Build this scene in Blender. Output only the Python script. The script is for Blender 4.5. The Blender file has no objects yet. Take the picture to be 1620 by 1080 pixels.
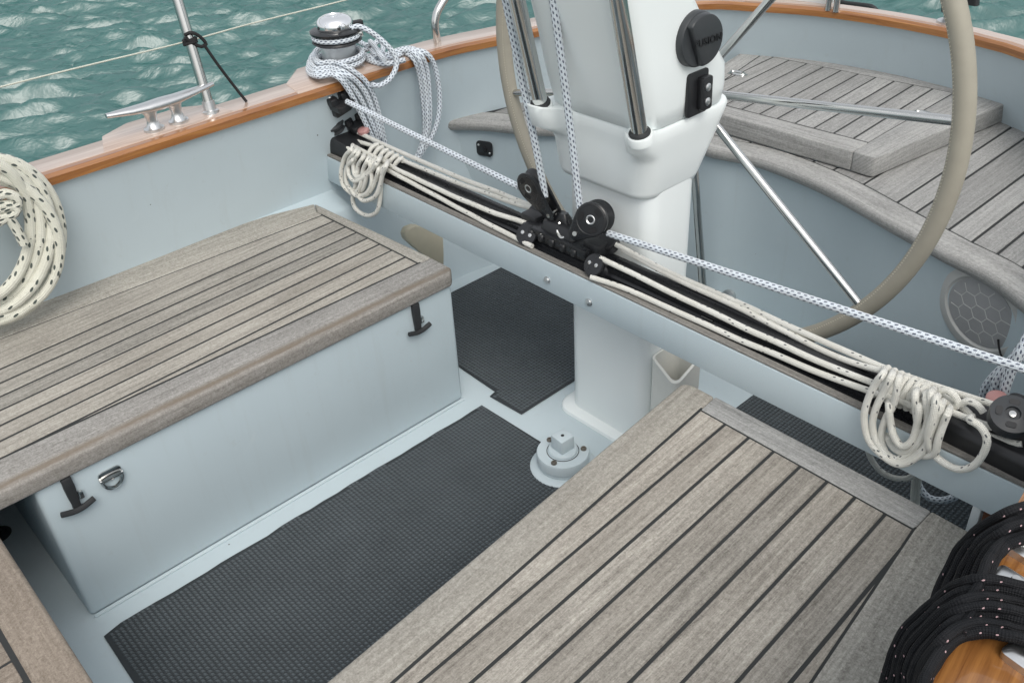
import bpy, bmesh, math, random
import numpy as np
from mathutils import Vector, Matrix, noise
R = math.radians
random.seed(7); rng = np.random.default_rng(7)
SC = bpy.context.scene
COL = SC.collection

# ------------------------------------------------------------------ camera, sky, sun, exposure
H = 1.6; FPX = 1472.0; YAW, PIT, ROL = R(-49.19), R(34.49), R(3.48)
fw = Vector((math.sin(YAW)*math.cos(PIT), math.cos(YAW)*math.cos(PIT), -math.sin(PIT)))
rt = Vector((math.cos(YAW), -math.sin(YAW), 0)); dn = fw.cross(rt)
r2 = rt*math.cos(ROL)+dn*math.sin(ROL); d2 = -rt*math.sin(ROL)+dn*math.cos(ROL)
camd = bpy.data.cameras.new('camera'); cam = bpy.data.objects.new('camera', camd); COL.objects.link(cam)
camd.sensor_width = 36; camd.lens = FPX/1620*36; camd.clip_start = .02; camd.clip_end = 9000
mw = Matrix((( r2.x, -d2.x, -fw.x, 0), (r2.y, -d2.y, -fw.y, 0), (r2.z, -d2.z, -fw.z, H), (0, 0, 0, 1)))
cam.matrix_world = mw
SC.camera = cam

SUN_EL, SUN_AZ = R(52), R(116)      # azimuth from +Y (aft) towards +X
w = bpy.data.worlds.new('World'); SC.world = w; w.use_nodes = True
nt = w.node_tree; nt.nodes.clear()
sky = nt.nodes.new('ShaderNodeTexSky'); sky.sky_type = 'NISHITA'; sky.sun_disc = False
sky.sun_elevation = SUN_EL; sky.sun_rotation = SUN_AZ; sky.air_density = 1.0; sky.dust_density = 6.0; sky.ozone_density = 1.0
hs = nt.nodes.new('ShaderNodeHueSaturation'); hs.inputs['Saturation'].default_value = .42
bg = nt.nodes.new('ShaderNodeBackground'); bg.inputs[1].default_value = .150
wo = nt.nodes.new('ShaderNodeOutputWorld')
nt.links.new(sky.outputs[0], hs.inputs['Color']); ov = nt.nodes.new('ShaderNodeMix'); ov.data_type = 'RGBA'; ov.inputs[0].default_value = .45; ov.inputs[7].default_value = (6.6, 6.75, 6.9, 1)   # even overcast cloud over the clear sky
nt.links.new(hs.outputs[0], ov.inputs[6]); nt.links.new(ov.outputs[2], bg.inputs[0]); nt.links.new(bg.outputs[0], wo.inputs[0])
sd = bpy.data.lights.new('sun', 'SUN'); sd.energy = .92; sd.angle = R(34); sd.color = (1, .96, .9)
so = bpy.data.objects.new('sun', sd); COL.objects.link(so)
sv = Vector((math.sin(SUN_AZ)*math.cos(SUN_EL), math.cos(SUN_AZ)*math.cos(SUN_EL), math.sin(SUN_EL)))
so.rotation_euler = sv.to_track_quat('Z', 'Y').to_euler(); so.location = (0, 0, 8)
SC.view_settings.view_transform = 'Standard'; SC.view_settings.look = 'None'
SC.view_settings.gamma = 1; SC.view_settings.exposure = 0.22; SC.view_settings.use_curve_mapping = False

def at(px, py, z=None, X=None, Y=None):
    """survey helper: the point of a real plane seen at a photograph position"""
    v = r2*((px-810)/FPX) + d2*((py-540)/FPX) + fw
    o = Vector((0, 0, H))
    t = (z-H)/v.z if z is not None else (X/v.x if X is not None else Y/v.y)
    return o+v*t
def pl(pts, **k): return [at(a, b, **k) for a, b in pts]

# ------------------------------------------------------------------ material helpers
class NT:
    def __init__(s, name):
        s.m = bpy.data.materials.new(name); s.m.use_nodes = True; s.t = s.m.node_tree; s.n = s.t.nodes
        s.b = s.n['Principled BSDF']
    def add(s, typ, **k):
        n = s.n.new(typ)
        for a, v in k.items(): setattr(n, a, v)
        return n
    def put(s, sock, v):
        if isinstance(v, bpy.types.NodeSocket): s.t.links.new(v, sock)
        else: sock.default_value = v
    def M(s, op, a, b=0.0, c=None):
        n = s.add('ShaderNodeMath', operation=op); s.put(n.inputs[0], a); s.put(n.inputs[1], b)
        if c is not None: s.put(n.inputs[2], c)
        return n.outputs[0]
    def uv(s):
        u = s.add('ShaderNodeUVMap'); x = s.add('ShaderNodeSeparateXYZ'); s.t.links.new(u.outputs[0], x.inputs[0])
        return x.outputs[0], x.outputs[1]
    def vec(s, x, y, z=0.0):
        n = s.add('ShaderNodeCombineXYZ'); s.put(n.inputs[0], x); s.put(n.inputs[1], y); s.put(n.inputs[2], z); return n.outputs[0]
    def noise(s, v, scale, detail=3.0, rough=.5, dist=0.0):
        n = s.add('ShaderNodeTexNoise'); n.inputs['Scale'].default_value = scale; n.inputs['Detail'].default_value = detail
        n.inputs['Roughness'].default_value = rough; n.inputs['Distortion'].default_value = dist
        if v is not None: s.t.links.new(v, n.inputs['Vector'])
        return n.outputs['Fac']
    def ramp(s, f, stops):
        n = s.add('ShaderNodeValToRGB'); cr = n.color_ramp
        while len(cr.elements) < len(stops): cr.elements.new(.5)
        for e, (p, c) in zip(cr.elements, stops): e.position = p; e.color = (*c, 1) if len(c) == 3 else c
        s.t.links.new(f, n.inputs[0]); return n.outputs[0]
    def mix(s, f, a, b, blend='MIX'):
        n = s.add('ShaderNodeMix', data_type='RGBA', blend_type=blend)
        s.put(n.inputs[0], f); s.put(n.inputs[6], a if isinstance(a, bpy.types.NodeSocket) else (*a, 1)); s.put(n.inputs[7], b if isinstance(b, bpy.types.NodeSocket) else (*b, 1))
        return n.outputs[2]
    def bump(s, h, strength=.3, dist=.002):
        n = s.add('ShaderNodeBump'); n.inputs['Strength'].default_value = strength; n.inputs['Distance'].default_value = dist
        s.t.links.new(h, n.inputs['Height']); s.t.links.new(n.outputs[0], s.b.inputs['Normal'])
    def set(s, **k):
        for a, v in k.items():
            sk = s.b.inputs[a.replace('_', ' ')]
            if isinstance(v, tuple) and len(v) == 3: v = (*v, 1)
            s.put(sk, v)
        return s
    def geo(s): return s.add('ShaderNodeNewGeometry').outputs['Position']
    def rnd(s): return s.add('ShaderNodeObjectInfo').outputs['Random']

def paint(name, col, rough=.38, specks=.0, grain=.0, var=.06, dirt=.10):
    m = NT(name); p = m.geo()
    n = m.noise(p, 3.5, 4, .6)
    c = m.mix(m.M('MULTIPLY', n, .9), tuple(x*(1-var) for x in col), tuple(min(1, x*(1+var)) for x in col))
    n2 = m.noise(p, 30, 5, .7)
    st = m.M('MULTIPLY', m.M('GREATER_THAN', n2, .66), dirt)
    c = m.mix(st, c, (.32, .33, .30))
    if dirt:
        sx = m.add('ShaderNodeSeparateXYZ'); m.t.links.new(p, sx.inputs[0])
        dr = m.noise(m.vec(m.M('MULTIPLY', sx.outputs[0], 34), m.M('MULTIPLY', sx.outputs[1], 34), m.M('MULTIPLY', sx.outputs[2], 2.6)), 1, 4, .65)
        c = m.mix(m.M('MULTIPLY', m.M('MAXIMUM', m.M('SUBTRACT', dr, .56), 0.0), .55), c, (.32, .33, .30))
        sc_ = m.noise(p, 11, 6, .72, 1.2)
        c = m.mix(m.M('MULTIPLY', m.M('MAXIMUM', m.M('SUBTRACT', sc_, .60), 0.0), 1.0), c, (.60, .65, .66))
    if specks:
        v = m.add('ShaderNodeTexVoronoi'); v.inputs['Scale'].default_value = 22; m.t.links.new(p, v.inputs['Vector'])
        x = m.add('ShaderNodeSeparateColor'); m.t.links.new(v.outputs['Color'], x.inputs[0])
        rad = m.M('MULTIPLY', x.outputs[1], .055)
        k = m.M('MULTIPLY', m.M('LESS_THAN', v.outputs['Distance'], rad), m.M('LESS_THAN', x.outputs[0], specks))
        c = m.mix(m.M('MULTIPLY', k, .8), c, (.06, .05, .04))
    m.set(Base_Color=c, Roughness=m.M('ADD', m.M('MULTIPLY', n2, .2 if dirt else .03), rough-(.1 if dirt else .015)))
    h = m.noise(p, 900 if grain else 60, 2)
    m.bump(h, .25 if grain else .06, .0012 if grain else .002)
    return m.m

def plain(name, col, rough=.5, metal=0.0, coat=0.0, nz=0.0, ns=40, bump=0.0):
    m = NT(name); p = m.geo(); n = m.noise(p, ns, 4, .6)
    c = m.mix(n, tuple(x*(1-nz) for x in col), tuple(min(1, x*(1+nz)) for x in col)) if nz else col
    m.set(Base_Color=c, Roughness=m.M('ADD', m.M('MULTIPLY', n, .16), rough-.08), Metallic=metal)
    if coat: m.set(Coat_Weight=coat, Coat_Roughness=.06)
    if bump: m.bump(n, bump, .002)
    return m.m

def teak(name, lo, hi, tint=(.38, .33, .265), speck=.5, edge=False):
    m = NT(name); u, v = m.uv(); r = m.rnd()
    ofs = m.M('MULTIPLY', r, 37.0)
    uo = m.M('ADD', u, ofs)
    g1 = m.noise(m.vec(m.M('MULTIPLY', uo, 5), m.M('MULTIPLY', v, 130), ofs), 1, 4, .65, .4)
    g2 = m.noise(m.vec(m.M('MULTIPLY', uo, 90), m.M('MULTIPLY', v, 420), ofs), 1, 3, .7)
    p = m.geo(); bl = m.noise(p, 5, 4, .6); sp = m.noise(p, 330, 3, .75)
    sp2 = m.noise(p, 120, 3, .7, .6)
    f = m.M('ADD', m.M('MULTIPLY', g1, .36), m.M('ADD', m.M('MULTIPLY', g2, .24), m.M('ADD', m.M('MULTIPLY', bl, .14), m.M('ADD', m.M('MULTIPLY', sp, .24*speck*2), m.M('MULTIPLY', sp2, .22*speck*2)))))
    f = m.M('DIVIDE', f, .74+.46*speck*2)
    c = m.ramp(f, [(.375, tuple(a*.80 for a in lo)), (.495, tuple((a+b)/2 for a, b in zip(lo, hi))), (.62, tuple(min(1, a*1.12) for a in hi))])
    if edge:
        sx = m.add('ShaderNodeSeparateXYZ'); m.t.links.new(p, sx.inputs[0])
        d = m.M('SUBTRACT', 1.0, m.M('MULTIPLY', m.M('ABSOLUTE', m.M('ADD', sx.outputs[0], 1.662)), 55))
        d = m.M('MAXIMUM', d, m.M('MULTIPLY', m.M('GREATER_THAN', sx.outputs[0], -1.655), .22))
        k = m.M('MULTIPLY', m.M('MAXIMUM', d, 0.0), m.M('MULTIPLY', m.noise(m.vec(m.M('MULTIPLY', sx.outputs[0], 30), m.M('MULTIPLY', sx.outputs[1], 7), 0), 1, 4, .7), 1.9))
        c = m.mix(m.M('MINIMUM', k, .8), c, (.15, .115, .08))
    tv = m.M('MULTIPLY', m.M('ADD', r, m.M('MULTIPLY', m.noise(p, 2.3, 2), .9)), .36)
    c = m.mix(tv, c, m.mix(.5, c, tint))
    bw = m.add('ShaderNodeHueSaturation'); m.put(bw.inputs['Color'], c)
    r2_ = m.M('FRACT', m.M('MULTIPLY', r, 7.31))
    m.put(bw.inputs['Value'], m.M('ADD', m.M('MULTIPLY', r2_, .30), .86))
    m.set(Base_Color=bw.outputs[0], Roughness=.85)
    m.bump(m.M('ADD', m.M('MULTIPLY', g1, .6), m.M('ADD', g2, sp)), .45, .0016)
    return m.m

def varnish(name, lo=(.17, .055, .013), hi=(.40, .18, .05)):
    m = NT(name); u, v = m.uv(); r = m.rnd()
    g = m.noise(m.vec(m.M('ADD', m.M('MULTIPLY', u, 4), m.M('MULTIPLY', r, 9)), m.M('MULTIPLY', v, 90)), 1, 5, .6, .6)
    g2 = m.noise(m.vec(m.M('MULTIPLY', u, 14), m.M('MULTIPLY', v, 300)), 1, 3, .6)
    f = m.M('ADD', m.M('MULTIPLY', g, .75), m.M('MULTIPLY', g2, .25))
    m.set(Base_Color=m.ramp(f, [(.3, lo), (.5, tuple((a+b)/2 for a, b in zip(lo, hi))), (.7, hi)]), Roughness=.35, Coat_Weight=.9, Coat_Roughness=.07)
    return m.m

def rope_mat(name, base, fleck, pitch, nv, prob=1.0, sa=.34, sb=.30, braid=.006, dirt=(.42, .40, .34), rough=.8, skew=.5, sheen=.3, spec=.5):
    m = NT(name); u, v = m.uv()
    a = m.M('MULTIPLY', v, float(nv)); row = m.M('FLOOR', a)
    b = m.M('ADD', m.M('DIVIDE', u, pitch), m.M('MULTIPLY', row, skew)); cl = m.M('FLOOR', b)
    fa = m.M('DIVIDE', m.M('SUBTRACT', m.M('FRACT', a), .5), sa); fb = m.M('DIVIDE', m.M('SUBTRACT', m.M('FRACT', b), .5), sb)
    fb = m.M('ADD', fb, m.M('MULTIPLY', fa, .35))
    dd = m.M('ADD', m.M('MULTIPLY', fa, fa), m.M('MULTIPLY', fb, fb))
    k = m.M('LESS_THAN', dd, 1.0)
    if prob < 1:
        wn = m.add('ShaderNodeTexWhiteNoise', noise_dimensions='2D'); m.put(wn.inputs['Vector'], m.vec(m.M('ADD', row, .5), m.M('ADD', cl, .5)))
        k = m.M('MULTIPLY', k, m.M('LESS_THAN', wn.outputs['Value'], prob))
    s1 = m.M('SINE', m.M('MULTIPLY', m.M('ADD', m.M('DIVIDE', u, braid), m.M('MULTIPLY', v, 7.0)), 6.2832))
    s2 = m.M('SINE', m.M('MULTIPLY', m.M('SUBTRACT', m.M('DIVIDE', u, braid), m.M('MULTIPLY', v, 7.0)), 6.2832))
    br = m.M('MULTIPLY', s1, s2)
    dn_ = m.noise(m.geo(), 14, 4, .65)
    c = m.mix(m.M('MULTIPLY', m.M('GREATER_THAN', dn_, .5), .28), base, dirt)
    c = m.mix(m.M('MULTIPLY', m.M('LESS_THAN', br, -.25), .12), c, tuple(x*.45 for x in base))  # braid hollows darkened: crease shade put into the colour
    c = m.mix(m.M('MULTIPLY', k, .92), c, fleck)
    m.set(Base_Color=c, Roughness=rough, Sheen_Weight=sheen, Specular_IOR_Level=spec)
    m.bump(br, .5, .0012)
    return m.m

PAINT = paint('painted_grp', (.462, .545, .582), .36, specks=.12)
PAINTF = paint('painted_floor', (.495, .578, .612), .55, specks=.16, grain=1)
GEL = paint('white_gelcoat', (.79, .84, .84), .30, var=.015, dirt=0)
CREAM = plain('cream_plastic', (.74, .745, .70), .45, nz=.05)
BEIGE = plain('beige_plastic', (.60, .55, .42), .5, nz=.06)
TEAK = teak('weathered_teak', (.118, .114, .102), (.415, .402, .365))
TEAKG = teak('grey_teak', (.130, .133, .130), (.40, .40, .39), tint=(.30, .30, .285), speck=.55)
TEAKW = teak('warm_weathered_teak', (.118, .109, .094), (.425, .404, .360), tint=(.37, .31, .245))
TEAKB = teak('brown_stained_teak', (.095, .08, .064), (.31, .275, .235), tint=(.26, .19, .13), speck=.8)
TEAKE = teak('stained_edge_teak', (.13, .128, .122), (.41, .405, .39), speck=.8, edge=True)
TEAKM = teak('weathered_margin_teak', (.122, .119, .107), (.42, .412, .375), speck=.85)
TEAKD = teak('dark_weathered_teak', (.09, .088, .08), (.27, .26, .24), tint=(.2, .19, .17))
CAULK = plain('black_caulk', (.022, .024, .024), .75, nz=.3)
VARN = varnish('varnished_teak')
STEEL = plain('polished_steel', (.62, .625, .61), .14, 1.0, nz=.05)
STEELB = plain('satin_steel', (.68, .69, .69), .34, 1.0, nz=.1, ns=80)
ALU = plain('cast_aluminium', (.68, .69, .69), .30, 1.0, nz=.06)
BLACK = plain('black_plastic', (.014, .015, .017), .42, nz=.3, ns=60)
BLACKG = plain('black_anodised', (.012, .013, .015), .28, nz=.2)
RUBBER = plain('dark_rubber', (.02, .022, .024), .6, nz=.2)
GREYP = plain('grey_plastic', (.50, .505, .49), .5, nz=.05)
GREYD = plain('speaker_mesh', (.33, .335, .34), .6, nz=.1)
MATB = plain('rubber_mat_shaded_base', (.028, .034, .038), .7, nz=.25, ns=9)  # sheet colour darkened for the shade in the grooves; worn bump tops stay lighter
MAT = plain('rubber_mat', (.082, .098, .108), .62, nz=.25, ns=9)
COVER = plain('charcoal_cover', (.035, .039, .043), .42, nz=.1)
LEATH = plain('tan_leather', (.325, .305, .25), .6, nz=.10, ns=26, bump=.25)
STITCH = plain('cream_stitching', (.66, .60, .47), .7)
PINK = plain('pink_plate', (.42, .22, .21), .4)
ROPEB = rope_mat('blue_fleck_rope', (.655, .72, .775), (.025, .04, .085), .0135, 8, 1.0, .27, .25, .0075, dirt=(.52, .55, .56))
ROPEW = rope_mat('white_control_rope', (.68, .68, .63), (.04, .05, .06), .016, 9, .085, .34, .17, .006, dirt=(.55, .54, .47), skew=.37)
ROPEG = rope_mat('green_fleck_rope', (.66, .66, .57), (.012, .03, .028), .021, 12, .2, .46, .30, .008, dirt=(.52, .51, .43), skew=.30)
ROPEK = rope_mat('black_fleck_rope', (.007, .008, .010), (.50, .34, .36), .017, 11, .15, .27, .075, .006, dirt=(.02, .02, .022), rough=.75, skew=.42, sheen=0.0, spec=.22)
LINE = plain('white_lifeline', (.50, .52, .45), .5)
TWINE = plain('black_cord', (.012, .012, .013), .8)
SKYWHITE = plain('white_vinyl', (.74, .78, .79), .4)

# ------------------------------------------------------------------ mesh helpers
def rr(x0, x1, y0, y1, r, n=5, z=0.0):
    pts = []
    for cx, cy, a in ((x1-r, y1-r, 0), (x0+r, y1-r, 90), (x0+r, y0+r, 180), (x1-r, y0+r, 270)):
        for i in range(n+1):
            t = R(a+90*i/n); pts.append(Vector((cx+r*math.cos(t), cy+r*math.sin(t), z)))
    return pts
def spline(pts, step=.01, closed=False):
    P = [Vector(p) for p in pts]; out = []; n = len(P)
    rngk = range(n if closed else n-1)
    for i in rngk:
        if closed: p0, p1, p2, p3 = P[i-1], P[i], P[(i+1) % n], P[(i+2) % n]
        else: p0, p1, p2, p3 = P[max(i-1, 0)], P[i], P[i+1], P[min(i+2, n-1)]
        k = max(2, int((p2-p1).length/step))
        for j in range(k):
            t = j/k
            out.append(.5*((2*p1)+(p2-p0)*t+(2*p0-5*p1+4*p2-p3)*t*t+(3*p1-p0-3*p2+p3)*t**3))
    if not closed: out.append(P[-1])
    return out

class MB:
    def __init__(s): s.v = []; s.f = []; s.uv = {}
    def ring(s, pts):
        i = len(s.v); s.v += [tuple(p) for p in pts]; return list(range(i, i+len(pts)))
    def loft(s, rings, cap0=True, cap1=True, closed=True):
        ids = [s.ring(r) for r in rings]
        for a, b in zip(ids, ids[1:]):
            n = len(a)
            for k in range(n if closed else n-1): s.f.append((a[k], a[(k+1) % n], b[(k+1) % n], b[k]))
        if closed and cap0: s.f.append(tuple(reversed(ids[0])))
        if closed and cap1: s.f.append(tuple(ids[-1]))
        return s
    def prism(s, poly, z0, z1):
        P = [Vector((p[0], p[1], 0)) for p in poly]
        ar = sum(P[i-1].x*P[i].y-P[i].x*P[i-1].y for i in range(len(P)))
        if ar < 0: P.reverse()
        return s.loft([[(p.x, p.y, z0) for p in P], [(p.x, p.y, z1) for p in P]])
    def box(s, x0, x1, y0, y1, z0, z1, M=None):
        q = [[(x0, y0, z), (x1, y0, z), (x1, y1, z), (x0, y1, z)] for z in (z0, z1)]
        if M is not None: q = [[M @ Vector(p) for p in r] for r in q]
        return s.loft(q)
    def lathe(s, prof, M=None, n=28, cap=True):
        rings = []
        for r, z in prof:
            pts = [Vector((r*math.cos(2*math.pi*k/n), r*math.sin(2*math.pi*k/n), z)) for k in range(n)]
            rings.append([M @ p for p in pts] if M is not None else pts)
        return s.loft(rings, cap, cap)
    def tube(s, path, r, n=10, closed=False, caps=True, taper=None):
        P = [Vector(p) for p in path]; m = len(P); L = 0; rings = []
        T = []
        for i in range(m):
            a = P[i-1] if (i > 0 or closed) else P[i]; b = P[(i+1) % m] if (i < m-1 or closed) else P[i]
            t = (b-a); T.append(t.normalized() if t.length > 1e-9 else Vector((0, 0, 1)))
        ref = Vector((0, 0, 1)) if abs(T[0].z) < .9 else Vector((1, 0, 0))
        N = T[0].cross(ref).normalized(); base = len(s.v); us = []
        for i in range(m):
            if i: L += (P[i]-P[i-1]).length
            N = (N-T[i]*N.dot(T[i]))
            N = N.normalized() if N.length > 1e-6 else T[i].orthogonal().normalized()
            B = T[i].cross(N); rad = r*(taper(i/(m-1)) if taper else 1)
            us.append(L)
            for k in range(n):
                a = 2*math.pi*k/n; s.v.append(tuple(P[i]+(N*math.cos(a)+B*math.sin(a))*rad))
        for i in range(m-1 if not closed else m):
            j = (i+1) % m
            for k in range(n):
                q = (base+i*n+k, base+i*n+(k+1) % n, base+j*n+(k+1) % n, base+j*n+k)
                uj = us[j] if j else L+(P[0]-P[-1]).length
                s.uv[len(s.f)] = [(us[i], k/n), (us[i], (k+1)/n), (uj, (k+1)/n), (uj, k/n)]
                s.f.append(q)
        if caps and not closed:
            s.f.append(tuple(reversed(range(base, base+n)))); s.f.append(tuple(range(base+(m-1)*n, base+m*n)))
        return s
    def build(s, name, mat, parent=None, bevel=0, seg=2, sharp=40, uvdir=None, label=None, smooth=True):
        me = bpy.data.meshes.new(name); me.from_pydata(s.v, [], s.f); me.update()
        if s.uv:
            ul = me.uv_layers.new(name='UVMap')
            for fi, uvs in s.uv.items():
                for li, q in zip(me.polygons[fi].loop_indices, uvs): ul.data[li].uv = q
        bm = bmesh.new(); bm.from_mesh(me)
        bmesh.ops.recalc_face_normals(bm, faces=bm.faces)
        if bevel:
            es = [e for e in bm.edges if len(e.link_faces) == 2 and e.calc_face_angle(0) > R(30)]
            bmesh.ops.bevel(bm, geom=es, offset=bevel, segments=seg, profile=.5, affect='EDGES', clamp_overlap=True)
        if uvdir is not None:
            d = Vector((uvdir[0], uvdir[1], 0)).normalized(); q = Vector((-d.y, d.x, 0))
            lay = bm.loops.layers.uv.verify()
            for f in bm.faces:
                for l in f.loops: l[lay].uv = (l.vert.co.dot(d), l.vert.co.dot(q)+l.vert.co.z)
        bm.to_mesh(me); bm.free()
        if smooth:
            me.polygons.foreach_set('use_smooth', [True]*len(me.polygons)); me.set_sharp_from_angle(angle=R(sharp))
        me.materials.append(mat)
        o = bpy.data.objects.new(name, me); COL.objects.link(o)
        if parent is not None:
            o.parent = parent
            if parent.type == 'EMPTY': o.matrix_parent_inverse = Matrix.Translation(-parent.location)
        if label: o['label'] = label
        return o

def thing(name, label, cat, loc=(0, 0, 0), group=None):
    o = bpy.data.objects.new(name, None); COL.objects.link(o); o.location = loc; o.empty_display_size = .05
    o['label'] = label; o['category'] = cat
    if group: o['group'] = group
    return o
def tag(o, label, cat, group=None):
    o['label'] = label; o['category'] = cat
    if group: o['group'] = group
    return o
def clip(poly, p, n):
    out = []; m = len(poly)
    for i in range(m):
        a, b = poly[i], poly[(i+1) % m]
        da = (a[0]-p[0])*n[0]+(a[1]-p[1])*n[1]; db = (b[0]-p[0])*n[0]+(b[1]-p[1])*n[1]
        if da >= 0: out.append(a)
        if (da >= 0) != (db >= 0):
            t = da/(da-db); out.append((a[0]+(b[0]-a[0])*t, a[1]+(b[1]-a[1])*t))
    return out
def inset(poly, d):
    P = list(poly); ar = sum(P[i-1][0]*P[i][1]-P[i][0]*P[i-1][1] for i in range(len(P)))
    if ar < 0: P.reverse()
    out = P
    for i in range(len(P)):
        a, b = P[i], P[(i+1) % len(P)]; L = math.hypot(b[0]-a[0], b[1]-a[1])
        if L < 1e-6: continue
        n = (-(b[1]-a[1])/L, (b[0]-a[0])/L)
        out = clip(out, (a[0]+n[0]*d, a[1]+n[1]*d), n)
    return out
def planks(parent, inner, bases, dirv, z0, z1, mat, gap=.0048, edge=.0018):
    """strips of the (convex) inner polygon between seam lines through the base points"""
    L = math.hypot(*dirv); d = (dirv[0]/L, dirv[1]/L); n = (-d[1], d[0])
    bs = sorted(bases, key=lambda p: p[0]*n[0]+p[1]*n[1])
    poly0 = inset(inner, edge)
    for k in range(len(bs)+1):
        P = poly0
        if k > 0: P = clip(P, (bs[k-1][0]+n[0]*gap/2, bs[k-1][1]+n[1]*gap/2), n)
        if k < len(bs) and P: P = clip(P, (bs[k][0]-n[0]*gap/2, bs[k][1]-n[1]*gap/2), (-n[0], -n[1]))
        Q = []
        for p in P:
            if not Q or math.hypot(p[0]-Q[-1][0], p[1]-Q[-1][1]) > 1e-4: Q.append(p)
        if len(Q) > 2 and math.hypot(Q[0][0]-Q[-1][0], Q[0][1]-Q[-1][1]) < 1e-4: Q.pop()
        if len(Q) < 3: continue
        dz = random.uniform(-.0004, .0006)
        MB().prism(Q, z0, z1+dz).build('plank', mat, parent, bevel=.0012, seg=1, uvdir=d)
def board(parent, poly, z0, z1, mat, d, bevel=.008, label=None, seg=3):
    return MB().prism(poly, z0, z1).build('margin_board', mat, parent, bevel=bevel, seg=seg, uvdir=d, label=label)
def xy(p): return (p[0], p[1])
def frame(o, zdir, xdir=None):
    z = Vector(zdir).normalized(); x = Vector(xdir) if xdir is not None else z.orthogonal()
    x = (x-z*x.dot(z)).normalized(); y = z.cross(x)
    return Matrix(((x.x, y.x, z.x, o[0]), (x.y, y.y, z.y, o[1]), (x.z, y.z, z.z, o[2]), (0, 0, 0, 1)))
def bar(mb, a, b, r, n=10): return mb.tube([Vector(a), (Vector(a)+Vector(b))/2, Vector(b)], r, n)

# ------------------------------------------------------------------ water
def water():
    def axis(a, b, fine0, fine1, d, big):
        return np.concatenate([np.arange(a, fine0, big), np.arange(fine0, fine1, d), np.arange(fine1, fine1+9, .13), np.arange(fine1+9, b+.01, big)])
    xs = axis(-34, 22, -16, -2.2, .038, .5); ys = axis(-20, 34, -.5, 13, .038, .5)
    X, Y = np.meshgrid(xs, ys)
    Z = np.zeros_like(X); wx = X+.12*np.sin(Y*.9+1.1); wy = Y+.12*np.sin(X*.8+.4)
    base = math.atan2(.40, -.92)
    for i in range(110):
        lam = .10*(.60/.10)**(rng.random()**.85); k = 2*math.pi/lam
        th = base+rng.normal()*.31; ph = rng.random()*6.283
        amp = .0120*lam**.86*(.5+rng.random())
        a = k*(wx*math.cos(th)+wy*math.sin(th))+ph
        Z += amp*(np.sin(a)+.28*np.sin(2*a+.6))
    ed = np.minimum.reduce([X+34, 22-X, Y+20, 34-Y]); Z *= np.clip(ed/4, 0, 1)
    ny, nx = X.shape
    co = np.stack([X, Y, Z-1.1], -1).reshape(-1, 3)
    i = np.arange(nx*ny).reshape(ny, nx)
    q = np.stack([i[:-1, :-1], i[:-1, 1:], i[1:, 1:], i[1:, :-1]], -1).reshape(-1, 4)
    B = 4000; x0, x1, y0, y1 = xs[0], xs[-1], ys[0], ys[-1]; n0 = len(co)
    ex = np.array([(-B, -B, -1.1), (B, -B, -1.1), (B, B, -1.1), (-B, B, -1.1), (x0, y0, -1.1), (x1, y0, -1.1), (x1, y1, -1.1), (x0, y1, -1.1)])
    co = np.concatenate([co, ex]); q = np.concatenate([q, np.array([(0, 1, 5, 4), (1, 2, 6, 5), (2, 3, 7, 6), (3, 0, 4, 7)])+n0])
    me = bpy.data.meshes.new('water'); me.vertices.add(len(co)); me.vertices.foreach_set('co', co.ravel())
    me.loops.add(q.size); me.loops.foreach_set('vertex_index', q.ravel().astype(np.int32))
    me.polygons.add(len(q)); me.polygons.foreach_set('loop_start', np.arange(0, q.size, 4, dtype=np.int32)); me.polygons.foreach_set('loop_total', np.full(len(q), 4, np.int32))
    me.update(calc_edges=True); me.polygons.foreach_set('use_smooth', [True]*len(q))
    m = NT('sea_water'); p = m.geo(); n = m.noise(p, .5, 3)
    sx = m.add('ShaderNodeSeparateXYZ'); m.t.links.new(p, sx.inputs[0]); X_n, Y_n = sx.outputs[0], sx.outputs[1]
    al = m.M('ADD', m.M("MULTIPLY", X_n, .42*.38), m.M("MULTIPLY", Y_n, .91*.38)); ac = m.M('SUBTRACT', m.M('MULTIPLY', Y_n, .42), m.M('MULTIPLY', X_n, .91))
    q = m.vec(al, ac)
    m.set(Base_Color=m.mix(n, (.008, .084, .077), (.014, .108, .098)), Roughness=.42, IOR=2.05)
    m.bump(m.M('ADD', m.noise(q, 8, 4, .6, .6), m.M('MULTIPLY', m.noise(q, 24, 2), .3)), .45, .05)
    me.materials.append(m.m)
    o = bpy.data.objects.new('water', me); COL.objects.link(o); o['kind'] = 'structure'
water()

# ------------------------------------------------------------------ cockpit floor
f = MB().prism([(-2.24, -.8), (-.12, -.8), (-.12, .6), (-.3, 1.3), (-.4, 2.4), (-2.17, 2.4)], -.06, 0).build('floor', PAINTF, None, smooth=False); f['kind'] = 'structure'

# ------------------------------------------------------------------ coaming with varnished cap rail
railpts = [(-2.30, -.9), (-2.275, 0), (-2.25, .5), (-2.25, .95), (-2.25, 1.3), (-2.25, 1.7), (-2.195, 1.95), (-2.09, 2.36), (-1.945, 2.61), (-1.80, 2.69), (-1.61, 2.765), (-1.39, 2.798),
           (-1.2, 2.796), (-1.06, 2.772), (-.944, 2.738), (-.73, 2.6), (-.52, 2.36), (-.38, 2.0), (-.30, 1.6), (-.245, 1.34), (-.215, 1.12), (-.192, .92), (-.172, .76), (-.13, .45), (-.09, 0), (-.08, -.9)]
rail = spline([(x, y, 0) for x, y in railpts], .05)
def offs(path, d):
    out = []
    for i, p in enumerate(path):
        t = (path[min(i+1, len(path)-1)]-path[max(i-1, 0)]).normalized(); out.append(p+Vector((-t.y, t.x, 0))*d)
    return out
coam = thing('coaming', 'pale blue grey cockpit side and stern wall topped by a varnished wooden rail', 'coaming', (-2.25, 1, 0))
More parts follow.
